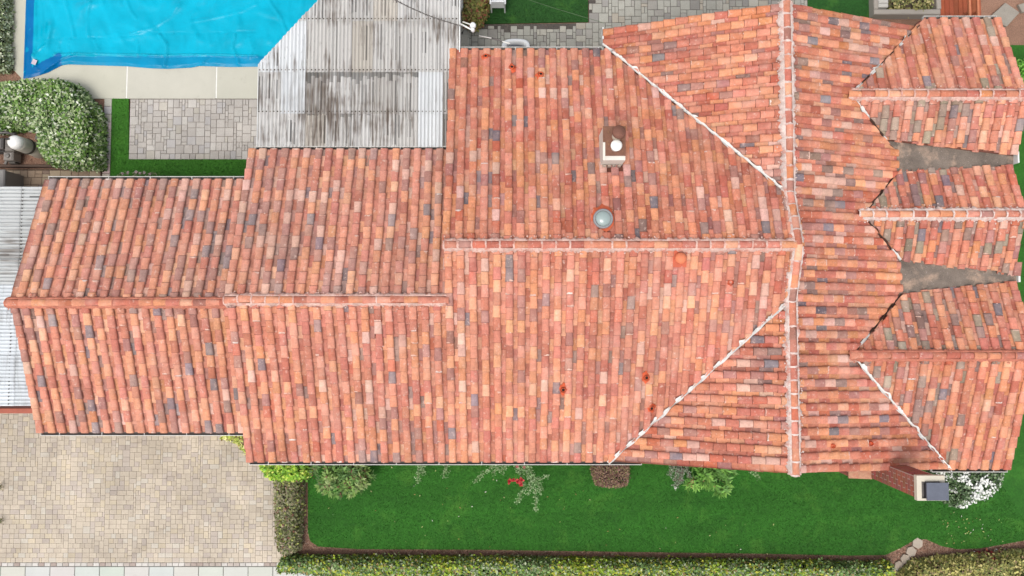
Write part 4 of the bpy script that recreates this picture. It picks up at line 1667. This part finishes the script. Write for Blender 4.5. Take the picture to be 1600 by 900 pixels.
# plum-coloured box shrub clipped square
bx = [at(u, v, .8) for u, v in ((931, 716), (985, 716), (986, 745), (982, 762), (960, 766), (936, 763), (930, 745))]
clipped_hedge('shrub', 'square clipped plum-brown shrub against the house by the gutter end', 'shrub', bx[::-1], .8, .12, 2600, .035, palette_fn([((110, 84, 72), 3), ((130, 104, 84), 2), ((92, 66, 60), 2), ((120, 120, 74), 1.2)]), bumps=.03)

# yellow-green shrubs at the corner of the driveway
yg = [at(u, v, .7) for u, v in ((398, 715), (478, 712), (480, 738), (470, 752), (440, 757), (412, 750), (402, 735))]
YG = palette_fn([((150, 178, 60), 3), ((116, 156, 50), 3), ((186, 196, 96), 1.5), ((90, 128, 44), 2)])
clipped_hedge('shrub', 'bright lime-green shrub under the corner of the eaves', 'shrub', yg[::-1], .7, .2, 1300, .06, YG, bumps=.12)
yh = [at(u, v, .5) for u, v in ((336, 672), (384, 670), (388, 716), (376, 712), (362, 694), (340, 690))]
clipped_hedge('shrub', 'sparse yellow-green plant at the inner corner by the garage', 'shrub', yh[::-1], .4, .2, 420, .055, palette_fn([((170, 180, 90), 3), ((140, 150, 70), 3), ((200, 196, 130), 2), ((150, 120, 70), 1)]), bumps=.12, core=(150, 134, 100))


def rosette_shrub(name, label, px, h, nros, nleaf, ll, cols, seed, tips=None, spread=None):
    root = thing(name, label, 'shrub')
    rs = np.random.default_rng(seed)
    poly = [at(u, v, h * .8) for u, v in px]
    cx, cy = np.mean([p[0] for p in poly]), np.mean([p[1] for p in poly])
    q = []
    rnd = random.Random(seed)
    xs = [p[0] for p in poly]
    ys = [p[1] for p in poly]
    while len(q) < nros:
        p = (rnd.uniform(min(xs), max(xs)), rnd.uniform(min(ys), max(ys)))
        if inside(p, poly):
            q.append(p)
    P, D, Nn, Ln, Wd, C = [], [], [], [], [], []
    cl = [np.array(lin(*c)) for c in cols]
    st = MB()
    for (x, y) in q:
        d = dist_poly((x, y), poly)
        R = .45
        z = h * (.45 + .55 * min(1, d / R) ** .6) * rs.uniform(.8, 1.05)
        out = np.array([x - cx, y - cy, .9])
        out /= np.linalg.norm(out)
        st.tube([(cx + (x - cx) * .3, cy + (y - cy) * .3, 0), (cx + (x - cx) * .7, cy + (y - cy) * .7, z * .55), (x, y, z)], [.016, .011, .006], lin(112, 104, 70), 5)
        k = int(nleaf * rs.uniform(.8, 1.2))
        base = cl[rs.integers(len(cl))]
        for _ in range(k):
            a = rs.uniform(0, 6.283)
            up = rs.uniform(-.25, .8)
            dd = np.array([math.cos(a), math.sin(a), up]) + out * .35
            dd /= np.linalg.norm(dd)
            s = np.cross(dd, [0, 0, 1.0])
            nn = np.cross(s, dd)
            P.append(np.array([x, y, z - rs.uniform(0, .16)]))
            D.append(dd)
            Nn.append(nn)
            l_ = ll * rs.uniform(.6, 1.2)
            Ln.append(l_)
            Wd.append(l_ * rs.uniform(.2, .3))
            C.append(base * 1.9 * rs.uniform(.7, 1.3))
        if tips and rs.random() < tips[1]:
            for _ in range(9):
                P.append(np.array([x, y, z + .01]) + rs.normal(0, .035, 3))
                D.append(rs.normal(0, 1, 3) + out)
                Nn.append(np.array([0, 0, 1.0]) + rs.normal(0, .3, 3))
                Ln.append(.05)
                Wd.append(.035)
                C.append(np.array(lin(*tips[0])) * rs.uniform(.8, 1.2))
    leaf_object('foliage', np.array(P), np.array(D), np.array(Nn), np.array(Ln), np.array(Wd), np.clip(np.array(C), .004, .9), M['leaf'], root)
    st.build('stems', M['stem'], root)
    return root


rosette_shrub('shrub', 'rounded long-leaved green shrub by the dark olive hedge', [(484, 718), (568, 718), (577, 745), (568, 766), (545, 778), (522, 784), (500, 772), (486, 752)], 1.0, 80, 24, .2,
              [(96, 128, 64), (120, 148, 78), (80, 110, 58), (134, 150, 96)], 3, ((150, 90, 84), .4))
rosette_shrub('shrub', 'green long-leaved shrub below the gable between the plum shrub and the chimney', [(1082, 716), (1146, 716), (1150, 738), (1143, 768), (1128, 778), (1112, 764), (1096, 768), (1078, 766), (1084, 740)], 1.0, 62, 24, .21,
              [(96, 138, 60), (120, 160, 76), (84, 122, 56)], 5, ((170, 110, 90), .3))


def sprays(name, label, cat, stems, leaf, cols, seed, flowers=(), fcol=None, leaf_n=7):
    """arching stems with pairs of small leaves; flowers are heads of petals"""
    root = thing(name, label, cat)
    rs = np.random.default_rng(seed)
    st = MB()
    P, D, Nn, Ln, Wd, C = [], [], [], [], [], []
    cl = [np.array(lin(*c)) for c in cols]
    for pts in stems:
        pw = [Vector((*at(u, v, z), z)) for u, v, z in pts]
        fine = []
        for i in range(len(pw) - 1):
            m_ = max(2, int((pw[i + 1] - pw[i]).length / .05))
            fine += [pw[i].lerp(pw[i + 1], k / m_) for k in range(m_)]
        fine.append(pw[-1])
        st.tube([tuple(p) for p in fine[::2] + [fine[-1]]], .007, lin(104, 110, 70), 5)
        for p in fine[2:]:
            for _ in range(leaf_n):
                a = rs.uniform(0, 6.283)
                dd = np.array([math.cos(a), math.sin(a), rs.uniform(-.2, .5)])
                P.append(np.array(p) + rs.normal(0, .035, 3))
                D.append(dd)
                Nn.append(np.array([0, 0, 1.0]) + rs.normal(0, .35, 3))
                l_ = leaf * rs.uniform(.7, 1.3)
                Ln.append(l_)
                Wd.append(l_ * .62)
                C.append(cl[rs.integers(len(cl))] * 1.3 * rs.uniform(.75, 1.25))
    leaf_object('foliage', np.array(P), np.array(D), np.array(Nn), np.array(Ln), np.array(Wd), np.clip(np.array(C), .004, .9), M['leaf'], root)
    st.build('stems', M['stem'], root)
    for (u, v, z, r_) in flowers:
        x, y = at(u, v, z)
        k = 26
        a = rs.uniform(0, 6.283, k)
        e = rs.uniform(.1, 1.4, k)
        D_ = np.column_stack([np.cos(a) * np.cos(e), np.sin(a) * np.cos(e), np.sin(e)])
        N_ = np.cross(np.cross(D_, [0, 0, 1.0]), D_)
        leaf_object('flower_head', np.tile([x, y, z], (k, 1)) + rs.normal(0, .012, (k, 3)), D_, N_, np.full(k, r_) * rs.uniform(.7, 1.1, k), np.full(k, r_ * .8),
                    np.clip(np.array(lin(*fcol))[None, :] * rs.uniform(.75, 1.2, (k, 1)), 0, 1), M['petal'], root)
    return root


RL = [(132, 158, 108), (108, 140, 84), (150, 170, 126), (90, 120, 70)]
sprays('rose_bush', 'straggling rose with red blooms reaching over the lawn from the eaves', 'rose bush',
       [[(800, 712, .2), (826, 728, .9), (834, 745, 1.0), (836, 765, .95), (838, 784, .8), (836, 798, .6)], [(805, 712, .2), (820, 735, .9), (832, 752, 1.0), (848, 747, 1.0), (855, 744, .9)],
        [(800, 715, .2), (815, 742, .8), (820, 762, .8), (812, 776, .7), (807, 786, .6)], [(800, 712, .2), (790, 728, .9), (783, 738, .8)], [(798, 712, .3), (772, 727, .8), (757, 738, .7), (742, 753, .6)],
        [(800, 712, .3), (806, 728, .9), (812, 738, 1.0)], [(820, 720, .5), (829, 760, .9), (826, 772, .8)], [(790, 718, .5), (776, 732, .8), (770, 740, .7)], [(832, 745, .9), (843, 758, .9), (845, 770, .8)]],
       .05, RL, 4, [(796, 752, 1.05, .085), (802, 749.5, 1.1, .085), (809, 752, 1.05, .085), (815, 750, 1.05, .08), (814, 756, 1.0, .085)], (232, 84, 86), 8)
sprays('rose_bush', 'tiny pink-flowered rose spray just below the gutter', 'rose bush', [[(806, 705, .4), (810, 722, 1.1), (818, 730, 1.15)], [(812, 712, .6), (820, 726, 1.1), (826, 732, 1.0)]], .05, RL, 6,
       [(808, 729, 1.2, .05), (819, 730, 1.2, .05)], (220, 150, 140), 5)
sprays('climber', 'small grey-green climbing shoot hanging over the lawn edge beyond the round shrub', 'climber', [[(652, 712, .3), (655, 730, .8), (653, 742, .75), (652, 753, .6)], [(656, 715, .3), (660, 730, .7), (662, 740, .6)]], .05, RL, 7)
sprays('climber', 'little leafy shoot between the grey-green climber and the rose', 'climber', [[(694, 712, .3), (696, 732, .7), (693, 745, .6)], [(696, 720, .4), (698, 738, .7)]], .045, RL, 8)
sprays('climber', 'faint leafy shoot right of the long-leaved gable shrub', 'climber', [[(1172, 715, .3), (1178, 736, .7), (1186, 746, .6)], [(1166, 715, .3), (1172, 738, .6)]], .05, RL, 9)
sprays('shrub', 'grey-leaved shrub with one white bloom beside the green gable shrub', 'shrub', [[(1060, 712, .2), (1058, 735, .8), (1054, 750, .7)], [(1060, 712, .2), (1050, 732, .8), (1046, 742, .7)], [(1065, 712, .2), (1066, 738, .8), (1062, 754, .6)], [(1060, 712, .2), (1064, 745, .8), (1055, 760, .6)], [(1070, 715, .2), (1074, 735, .8), (1076, 745, .7)]],
       .055, [(118, 130, 106), (96, 112, 84), (140, 150, 128), (112, 96, 90)], 10, [(1055, 762, .7, .04)], (236, 236, 226), 9)

# white flowering shrub beside the chimney
wf_px = [(1478, 728), (1572, 728), (1574, 748), (1566, 768), (1548, 782), (1524, 792), (1508, 798), (1498, 786), (1490, 768), (1480, 748)]
wf_p = [at(u, v, .9) for u, v in wf_px]
ws = clipped_hedge('shrub', 'dark green shrub covered in white blossom beside the brick chimney', 'shrub', wf_p[::-1], 1.0, .35, 900, .06, palette_fn([((70, 92, 58), 3), ((96, 116, 80), 2), ((52, 70, 44), 2), ((130, 144, 116), 1)]), bumps=.1)
rs = np.random.default_rng(14)
P, D, Nn, C = [], [], [], []
for _ in range(115):
    q = sample_poly(wf_p, 1)[0]
    d = dist_poly(q, wf_p)
    if d > .22 and rs.random() < .55:
        continue
    z = 1.0 * (.45 + .55 * min(1, d / .35)) + .06
    for _k in range(14):
        P.append(np.array([q[0], q[1], z]) + rs.normal(0, .045, 3))
        a = rs.uniform(0, 6.283)
        D.append([math.cos(a), math.sin(a), rs.uniform(0, .6)])
        Nn.append(np.array([0, 0, 1.0]) + rs.normal(0, .3, 3))
        C.append(np.array(lin(250, 250, 244, .85)) * rs.uniform(.85, 1.05))
k = len(P)
leaf_object('blossom', np.array(P), np.array(D, float), np.array(Nn), np.full(k, .075), np.full(k, .065), np.array(C), M['petal'], ws)

# flowering plant under the garage eave
sprays('flowering_plant', 'low plant with pale pink blossom peeping out behind the garage eave', 'plant', [[(182, 282, .2), (190, 273, .7), (200, 270, .7)], [(200, 284, .2), (215, 271, .75), (228, 270, .7)], [(220, 284, .2), (235, 272, .7), (246, 273, .6)]],
       .045, [(120, 130, 90), (150, 150, 120), (96, 100, 66)], 15, [(192, 271, .75, .04), (200, 269, .8, .035), (213, 269, .85, .045), (219, 271, .85, .04), (226, 270, .8, .04), (234, 272, .75, .035)], (236, 214, 210), 5)

# planting in the back garden
bgp = [at(u, v, .6) for u, v in ((730, -30), (764, -30), (760, 8), (752, 26), (740, 34), (728, 30), (724, 10))]
clipped_hedge('shrub', 'olive and red-brown shrub by the back corner of the patio cover', 'shrub', bgp[::-1], .7, .3, 900, .07, palette_fn([((130, 132, 70), 3), ((150, 130, 80), 2), ((140, 84, 66), 1.6), ((96, 100, 54), 2)]), bumps=.15)
npl = [at(u, v, .5) for u, v in ((1392, -30), (1462, -30), (1464, 6), (1440, 12), (1424, 10), (1400, 4))]
clipped_hedge('shrub', 'sparse olive plant inside the concrete planter', 'shrub', npl[::-1], .4, .2, 420, .07, palette_fn([((120, 118, 70), 3), ((150, 140, 96), 2), ((90, 96, 56), 2)]), bumps=.15, core=(90, 80, 66))
ebp = [at(u, v, .6) for u, v in ((1590, 92), (1640, 86), (1660, 112), (1630, 124), (1592, 116))]
clipped_hedge('shrub', 'bright green bush at the edge of the lawn past the east wing', 'shrub', ebp[::-1], .6, .25, 1000, .07, palette_fn([((96, 150, 56), 3), ((70, 120, 44), 3), ((130, 176, 80), 1)]), bumps=.1)

# ------------------------------------------------------------------ loose ground cover
def chips(name, polys, n, cols, size, label, cat, z=-.05):
    qs = np.concatenate([sample_poly(p, k) for p, k in zip(polys, n)])
    m_ = len(qs)
    P = np.column_stack([qs, np.full(m_, z) + rng.uniform(0, .02, m_)])
    D = rng.normal(0, 1, (m_, 3))
    D[:, 2] *= .25
    Nn = rng.normal(0, .3, (m_, 3))
    Nn[:, 2] = 1
    cl = [np.array(lin(*c)) for c in cols]
    C = np.array([cl[rng.integers(len(cl))] * rng.uniform(.7, 1.25) for _ in range(m_)])
    Ln = size * rng.uniform(.5, 1.4, m_)
    o = leaf_object(name, P, D, Nn, Ln, Ln * .5, np.clip(C, .004, .9), M['petal'])
    return tag(o, label, cat, kind='stuff')


mulch_px = [(1376, 872), (1432, 840), (1470, 851), (1530, 856), (1640, 838), (1640, 880), (1500, 884), (1430, 905), (1370, 905)]
strip_px = [(470, 760), (484, 830), (500, 853), (760, 857), (1180, 863), (1390, 866), (1390, 880), (480, 868), (470, 850)]
chips('mulch', [[at(u, v) for u, v in mulch_px], [at(u, v) for u, v in strip_px], [at(u, v) for u, v in ((0, 205), (76, 205), (84, 262), (0, 262))]], (5200, 5200, 900),
      [(158, 122, 102), (134, 98, 80), (178, 144, 122), (120, 84, 70), (194, 168, 148)], .035, 'brown bark mulch and soil crumbs along the beds', 'mulch')
chips('fallen_petals', [[at(u, v) for u, v in ((1470, 800), (1560, 800), (1570, 848), (1480, 852))], [at(u, v) for u, v in lawn_px[:16]], [at(u, v) for u, v in ((1505, 862), (1570, 855), (1570, 866), (1505, 872))]], (46, 60, 50),
      [(214, 206, 150), (190, 196, 120), (232, 228, 214), (180, 150, 90)], .05, 'fallen petals and dry leaves scattered over the lawn', 'petals', z=.02)

# stepping stones leading off the lawn
for k, (u, v, a) in enumerate(((1434, 849, .5), (1424, 862, .2), (1415, 874, .8), (1405, 884, .4), (1396, 894, .1))):
    x, y = at(u, v)
    b = MB()
    r_ = .165 - .006 * k
    pts = [(x + r_ * math.cos(a + 6.283 * i / 6 + .08 * math.sin(i * 2.1)), y + r_ * math.sin(a + 6.283 * i / 6)) for i in range(6)]
    b.prism(pts, -.06, .005, lin(184 - 3 * k, 170 - 3 * k, 154 - 3 * k))
    tag(b.build('stepping_stone', M['paver']),
        ('topmost pale hexagonal stepping stone, touching the lawn', 'second hexagonal stepping stone down from the lawn', 'third hexagonal stepping stone down from the lawn',
         'fourth hexagonal stepping stone, beside the end of the long hedge', 'lowest hexagonal stepping stone, half lost among the hedges')[k], 'stepping stone', 'stepping stones out of the lawn')

# ------------------------------------------------------------------ pool equipment behind the hedge
tk = thing('pool_filter', 'beige pool filter tank with a domed white lid inside the hedge', 'filter')
x, y = at(62, 236)
b = MB()
b.lathe(x, y, [(0.228, -.05), (0.236, .06), (0.228, .1), (0.217, .14), (0.217, .52)], lin(176, 166, 150), 28)
b.build('tank', M['plastic'], tk)
b = MB()
b.lathe(x, y, [(0.228, .50), (0.239, .52), (0.239, .57), (0.228, .59)], lin(84, 78, 70), 28, True, False)
b.build('clamp_band', M['paint'], tk)
b = MB()
b.lathe(x, y, [(0.217, .58), (0.213, .86), (0.199, .98)], lin(196, 190, 176), 28)
b.build('tank_upper', M['plastic'], tk)
b = MB()
b.lathe(x, y, [(0.205, .97), (0.204, 1.03), (0.175, 1.10), (0.114, 1.14), (0.038, 1.155), (0.008, 1.157)], lin(246, 244, 238), 28)
b.build('lid', M['plastic'], tk)
b = MB()
b.box(x - .17, x - .07, y + .04, y + .08, 1.13, 1.18, lin(60, 58, 56))
b.build('gauge', M['paint'], tk)
b = MB()
b.tube([(x + .1, y + .28, .3), (x + .15, y + .5, .3), (x + .15, y + .55, .05), (x - .3, y + .6, .05)], .04, lin(200, 196, 188), 8)
b.build('pipe', M['plastic'], tk)
for (u0, v0, u1, v1, h, lab, c) in ((6, 217, 21, 236, .45, 'grey boxy pool pump nearest the filter lid', (128, 120, 112)), (4, 237, 20, 250, .40, 'lighter grey pool pump below the boxy one', (150, 142, 134)), (-30, 215, 4, 232, .5, 'dark pump housing cut by the picture edge', (104, 98, 94)), (56, 206, 68, 213, .6, 'small grey control box behind the filter tank', (168, 162, 156))):
    t = thing('pool_pump' if 'pump' in lab else 'control_box', lab, 'pump' if 'pump' in lab else 'control box', group=None)
    p0, p1 = at(u0, v1, h), at(u1, v0, h)
    b = MB()
    b.box(p0[0], p1[0], p0[1], p1[1], .05, h, lin(*c), bev=.04)
    b.build('casing', M['plastic'], t)
    b = MB()
    b.box(p0[0] + .05, p1[0] - .05, p0[1] - .06, p0[1] - .005, .02, h * .6, lin(*[int(k * .7) for k in c]), bev=.02)
    b.build('foot', M['paint'], t)
    b = MB()
    cxp, cyp = (p0[0] + p1[0]) / 2, (p0[1] + p1[1]) / 2
    b.lathe(cxp, cyp, [(.07, h + .002), (.07, h + .03), (.05, h + .04)], lin(*[int(k * .82) for k in c]), 12)
    b.build('cap', M['plastic'], t)
pp = thing('pipework', 'grey plumbing pipes running along the base of the variegated hedge', 'pipes')
b = MB()
b.tube([(at(-10, 210)[0], at(0, 212)[1], .25), (at(20, 210)[0], at(0, 210)[1], .25), (at(34, 212)[0], at(0, 214)[1], .25)], .05, lin(96, 92, 90), 8)
b.build('pipe', M['plastic'], pp)
b = MB()
b.tube([(at(14, 232)[0], at(0, 258)[1], .12), (at(22, 232)[0], at(0, 240)[1], .14), (at(30, 232)[0], at(0, 256)[1], .1)], .045, lin(176, 168, 160), 8)
b.build('pipe', M['plastic'], pp)
ed = thing('timber_edging', 'dark timber edging board along the equipment bed', 'edging')
b = MB()
e0_, e1_ = at(-60, 262), at(157, 257)
b.box(e0_[0], e1_[0], e0_[1], e0_[1] + .07, -.06, .12, lin(98, 78, 66), bev=.01)
b.build('board', M['wood'], ed)
bn = thing('waste_bin', 'grey rounded bin at the corner of the side shelter', 'bin')
p0, p1 = at(-22, 292, .8), at(7, 266, .8)
b = MB()
b.box(p0[0], p1[0], p0[1], p1[1], .0, .78, lin(134, 128, 122), bev=.05)
b.build('body', M['plastic'], bn)
b = MB()
b.box(p0[0] - .02, p1[0] + .02, p0[1] - .02, p1[1] + .02, .785, .83, lin(150, 144, 138), bev=.03)
b.build('lid', M['plastic'], bn)

# small tufts at the west edge of the driveway
for u, v, lab in ((-1, 760, 'small tuft of weed at the driveway edge, upper one'), (0, 813, 'small tuft of weed at the driveway edge, lower one')):
    x, y = at(u, v)
    sprays('weed', lab, 'weed', [[(u, v + 3, 0), (u + 1, v, .12), (u + 3, v - 3, .1)], [(u, v + 3, 0), (u, v - 4, .12)], [(u, v + 3, 0), (u + 3, v + 4, .1)]], .035, [(96, 90, 50), (120, 116, 66), (80, 70, 44)], int(v), leaf_n=4)

# ------------------------------------------------------------------ back garden objects
# overhead service cable and its bracket
cb = thing('overhead_cable', 'dark service cable slung over the patio cover to the eaves bracket', 'cable')
b = MB()
p0, p1 = Vector((*at(560, -34, 4.2), 4.2)), Vector((*at(722, 41, 3.1), 3.1))
pts = []
for i in range(17):
    t = i / 16
    p = p0.lerp(p1, t)
    p.z -= .35 * math.sin(math.pi * t)
    pts.append(tuple(p))
b.tube(pts, .016, lin(84, 78, 74), 6)
b.build('cable', M['cable'], cb)
b = MB()
for i in range(len(pts) - 1):
    a, c = Vector(pts[i]), Vector(pts[i + 1])
    b.tube([tuple(a + Vector((0, .02, .014))), tuple(a.lerp(c, .5) + Vector((0, -.02, .014))), tuple(c + Vector((0, .02, .014)))], .007, lin(150, 146, 140), 5)
b.build('messenger_wire', M['cable'], cb)
br = thing('cable_bracket', 'white two-arm bracket with round insulators at the end of the cable', 'bracket')
b = MB()
ps = [(719, 37, 3.05), (738, 47, 3.0)]
b.tube([(*at(*p), p[2]) for p in ps], .022, lin(244, 243, 238), 7)
b.build('arm', M['white_metal'], br)
b = MB()
ps = [(723, 34, 3.0), (740, 40, 3.02)]
b.tube([(*at(*p), p[2]) for p in ps], .018, lin(226, 222, 212), 7)
b.build('arm', M['white_metal'], br)
b = MB()
b.tube([(*at(728, 40, 3.0), 3.0), (*at(722, 52, 2.2), 2.2), (*at(722, 50, 0), -.05)], .02, lin(130, 124, 120), 7)
b.build('mast', M['paint'], br)
for u, v, r_ in ((739, 40, .085), (739, 47, .055)):
    x, y = at(u, v, 3.02)
    b = MB()
    b.lathe(x, y, [(.02, 2.93), (r_ * .8, 2.96), (r_, 3.02), (r_ * .8, 3.08), (r_ * .3, 3.11)], lin(246, 246, 246), 16)
    b.build('insulator', M['plastic'], br)
wr = thing('guy_rod', 'thin white rod reaching from the bracket toward the tiled eave', 'rod')
b = MB()
b.tube([(*at(749, 56, 2.9), 2.9), (*at(770, 60, 2.75), 2.75), (*at(796, 68, 2.62), 2.62)], .016, lin(236, 232, 224), 6)
b.build('rod', M['white_metal'], wr)
b = MB()
b.tube([(*at(768, 59.5, 2.8), 2.8), (*at(784, 64, 2.72), 2.72)], .022, lin(110, 104, 100), 6)
b.build('turnbuckle', M['paint'], wr)
w2 = thing('washing_line', 'thin cable crossing above the back lawn toward the gable corner', 'cable')
b = MB()
b.tube([(*at(790, -12, 3.2), 3.2), (*at(870, 14, 3.0), 3.0), (*at(944, 36, 2.85), 2.85)], .006, lin(90, 110, 80), 5)
b.build('line', M['cable'], w2)

# oval tub half hidden by the eave
tb = thing('oval_tub', 'white oval tub with a dark basin half hidden by the tiled eave', 'tub')
x, y = at(806, 74, .75)
b = MB()
n = 28
prof = [(.34, .20, 0), (.40, .24, .7), (.42, .26, .75), (.40, .24, .77), (.30, .16, .76), (.28, .14, .6)]
vs, fs = [], []
for rx, ry, z in prof:
    for k in range(n):
        a = 6.283 * k / n
        sg = lambda c, p: math.copysign(abs(c) ** p, c)
        vs.append((x + rx * sg(math.cos(a), .7), y + ry * sg(math.sin(a), .7), z))
for i in range(len(prof) - 1):
    for k in range(n):
        fs.append((i * n + k, i * n + (k + 1) % n, (i + 1) * n + (k + 1) % n, (i + 1) * n + k))
b.add(vs, fs, lin(226, 228, 230), True)
b.build('shell', M['plastic'], tb)
b = MB()
b.add([(x + .285 * math.cos(6.283 * k / n), y + .15 * math.sin(6.283 * k / n), .61) for k in range(n)], [tuple(range(n))], lin(96, 100, 108))
b.build('basin', M['paint'], tb)

# white garden chair on the back lawn
chr_ = thing('garden_chair', 'white plastic garden chair on the small back lawn', 'chair')
cx0, cy1 = at(768, 10, .42)
cx1, _ = at(788, 10, .42)
WHT = lin(246, 248, 248)
b = MB()
b.box(cx0, cx1, cy1, cy1 + .42, .40, .43, WHT, bev=.012)
b.build('seat', M['plastic'], chr_)
b = MB()
b.box(cx0 + .01, cx1 - .01, cy1 - .05, cy1 - .01, .42, .82, WHT, bev=.01)
b.build('backrest', M['plastic'], chr_)
for xx in (cx0 - .05, cx1):
    b = MB()
    b.box(xx, xx + .05, cy1 - .02, cy1 + .38, .60, .635, WHT, bev=.01)
    b.build('armrest', M['plastic'], chr_)
for xx in (cx0 - .03, cx1 - .01):
    for yy in (cy1 - .01, cy1 + .36):
        b = MB()
        b.box(xx, xx + .04, yy, yy + .04, 0, .598, WHT)
        b.build('leg', M['plastic'], chr_)
# kerb stones beside the shrub and the pale block
kb = thing('edging_stone', 'grey slanting edging stone between the olive shrub and the back lawn', 'edging')
b = MB()
b.prism([at(746, 35), at(751, 35), at(758, 0), at(753, 0)][::1], -.05, .1, lin(150, 140, 130))
b.build('stone', M['paver'], kb)
wb = thing('pale_block', 'pale concrete block at the foot of the patio cover edge', 'block')
b = MB()
p0, p1 = at(717, 23), at(725, 5)
b.box(p0[0], p1[0], p0[1], p1[1], -.05, .3, lin(210, 210, 206), bev=.02)
b.build('block', M['concrete'], wb)
# concrete planter with its kerb
pt_ = thing('planter', 'concrete-edged planter bed behind the north-east wing', 'planter')
for u0, v0, u1, v1 in ((1366, 22, 1470, 14), (1366, 13.6, 1372, -30), (1464, 13.6, 1470, -30)):
    p0, p1 = at(u0, v0, .3), at(u1, v1, .3)
    b = MB()
    b.box(p0[0], p1[0], p0[1], p1[1], -.05, .3, lin(168, 160, 150), bev=.02)
    b.build('kerb', M['concrete'], pt_)
p0, p1 = at(1372, 13, .2), at(1464, -30, .2)
b = MB()
b.box(p0[0] + .03, p1[0] - .03, p0[1] + .06, p1[1], -.05, .2, lin(112, 100, 86))
b.build('soil', M['soil'], pt_)
for k, (u0, v0, u1, v1) in enumerate(((1373, 11, 1388, 5), (1373, 4.6, 1388, -12))):
    p0, p1 = at(u0, v0, .34), at(u1, v1, .34)
    b = MB()
    b.box(p0[0], p1[0], p0[1], p1[1], .15, .34, lin(196, 192, 184), bev=.015)
    b.build('capping_slab', M['concrete'], pt_)
# red timber deck behind the east wing
dkx = thing('timber_deck', 'red-brown timber deck with pale posts behind the north-east wing', 'deck')
p0, p1 = at(1471, 60, .15), at(1534, -40, .15)
x = p0[0]
while x < p1[0] - .05:
    b = MB()
    b.box(x, min(x + .13, p1[0]), p0[1], p1[1], -.05, .15, tuple(c * rr.uniform(.85, 1.12) for c in lin(166, 84, 54)), bev=.006)
    b.build('deck_board', M['wood'], dkx)
    x += .138
for u in (1516, 1529):
    b = MB()
    q0 = at(u, 40, .9)
    b.box(q0[0] - .03, q0[0] + .03, p0[1], p1[1], .85, .92, lin(206, 128, 92))
    b.build('handrail', M['wood'], dkx)
    for yy in (p0[1] + .5, p1[1] - .3):
        b = MB()
        b.box(q0[0] - .03, q0[0] + .03, yy - .03, yy + .03, .15, .848, lin(190, 110, 80))
        b.build('post', M['wood'], dkx)
for k, pts in enumerate((((1545, 28), (1570, 5), (1592, 20), (1572, 42)), ((1590, 8), (1612, 2), (1622, 16), (1596, 20)))):
    b = MB()
    b.prism([at(u, v) for u, v in pts], -.05, .03, lin(160, 152, 140))
    tag(b.build('stone_slab', M['paver']), ('large tilted grey stone slab past the corner of the timber deck', 'smaller grey stone slab at the picture corner by the deck')[k], 'slab', 'stone slabs by the deck')
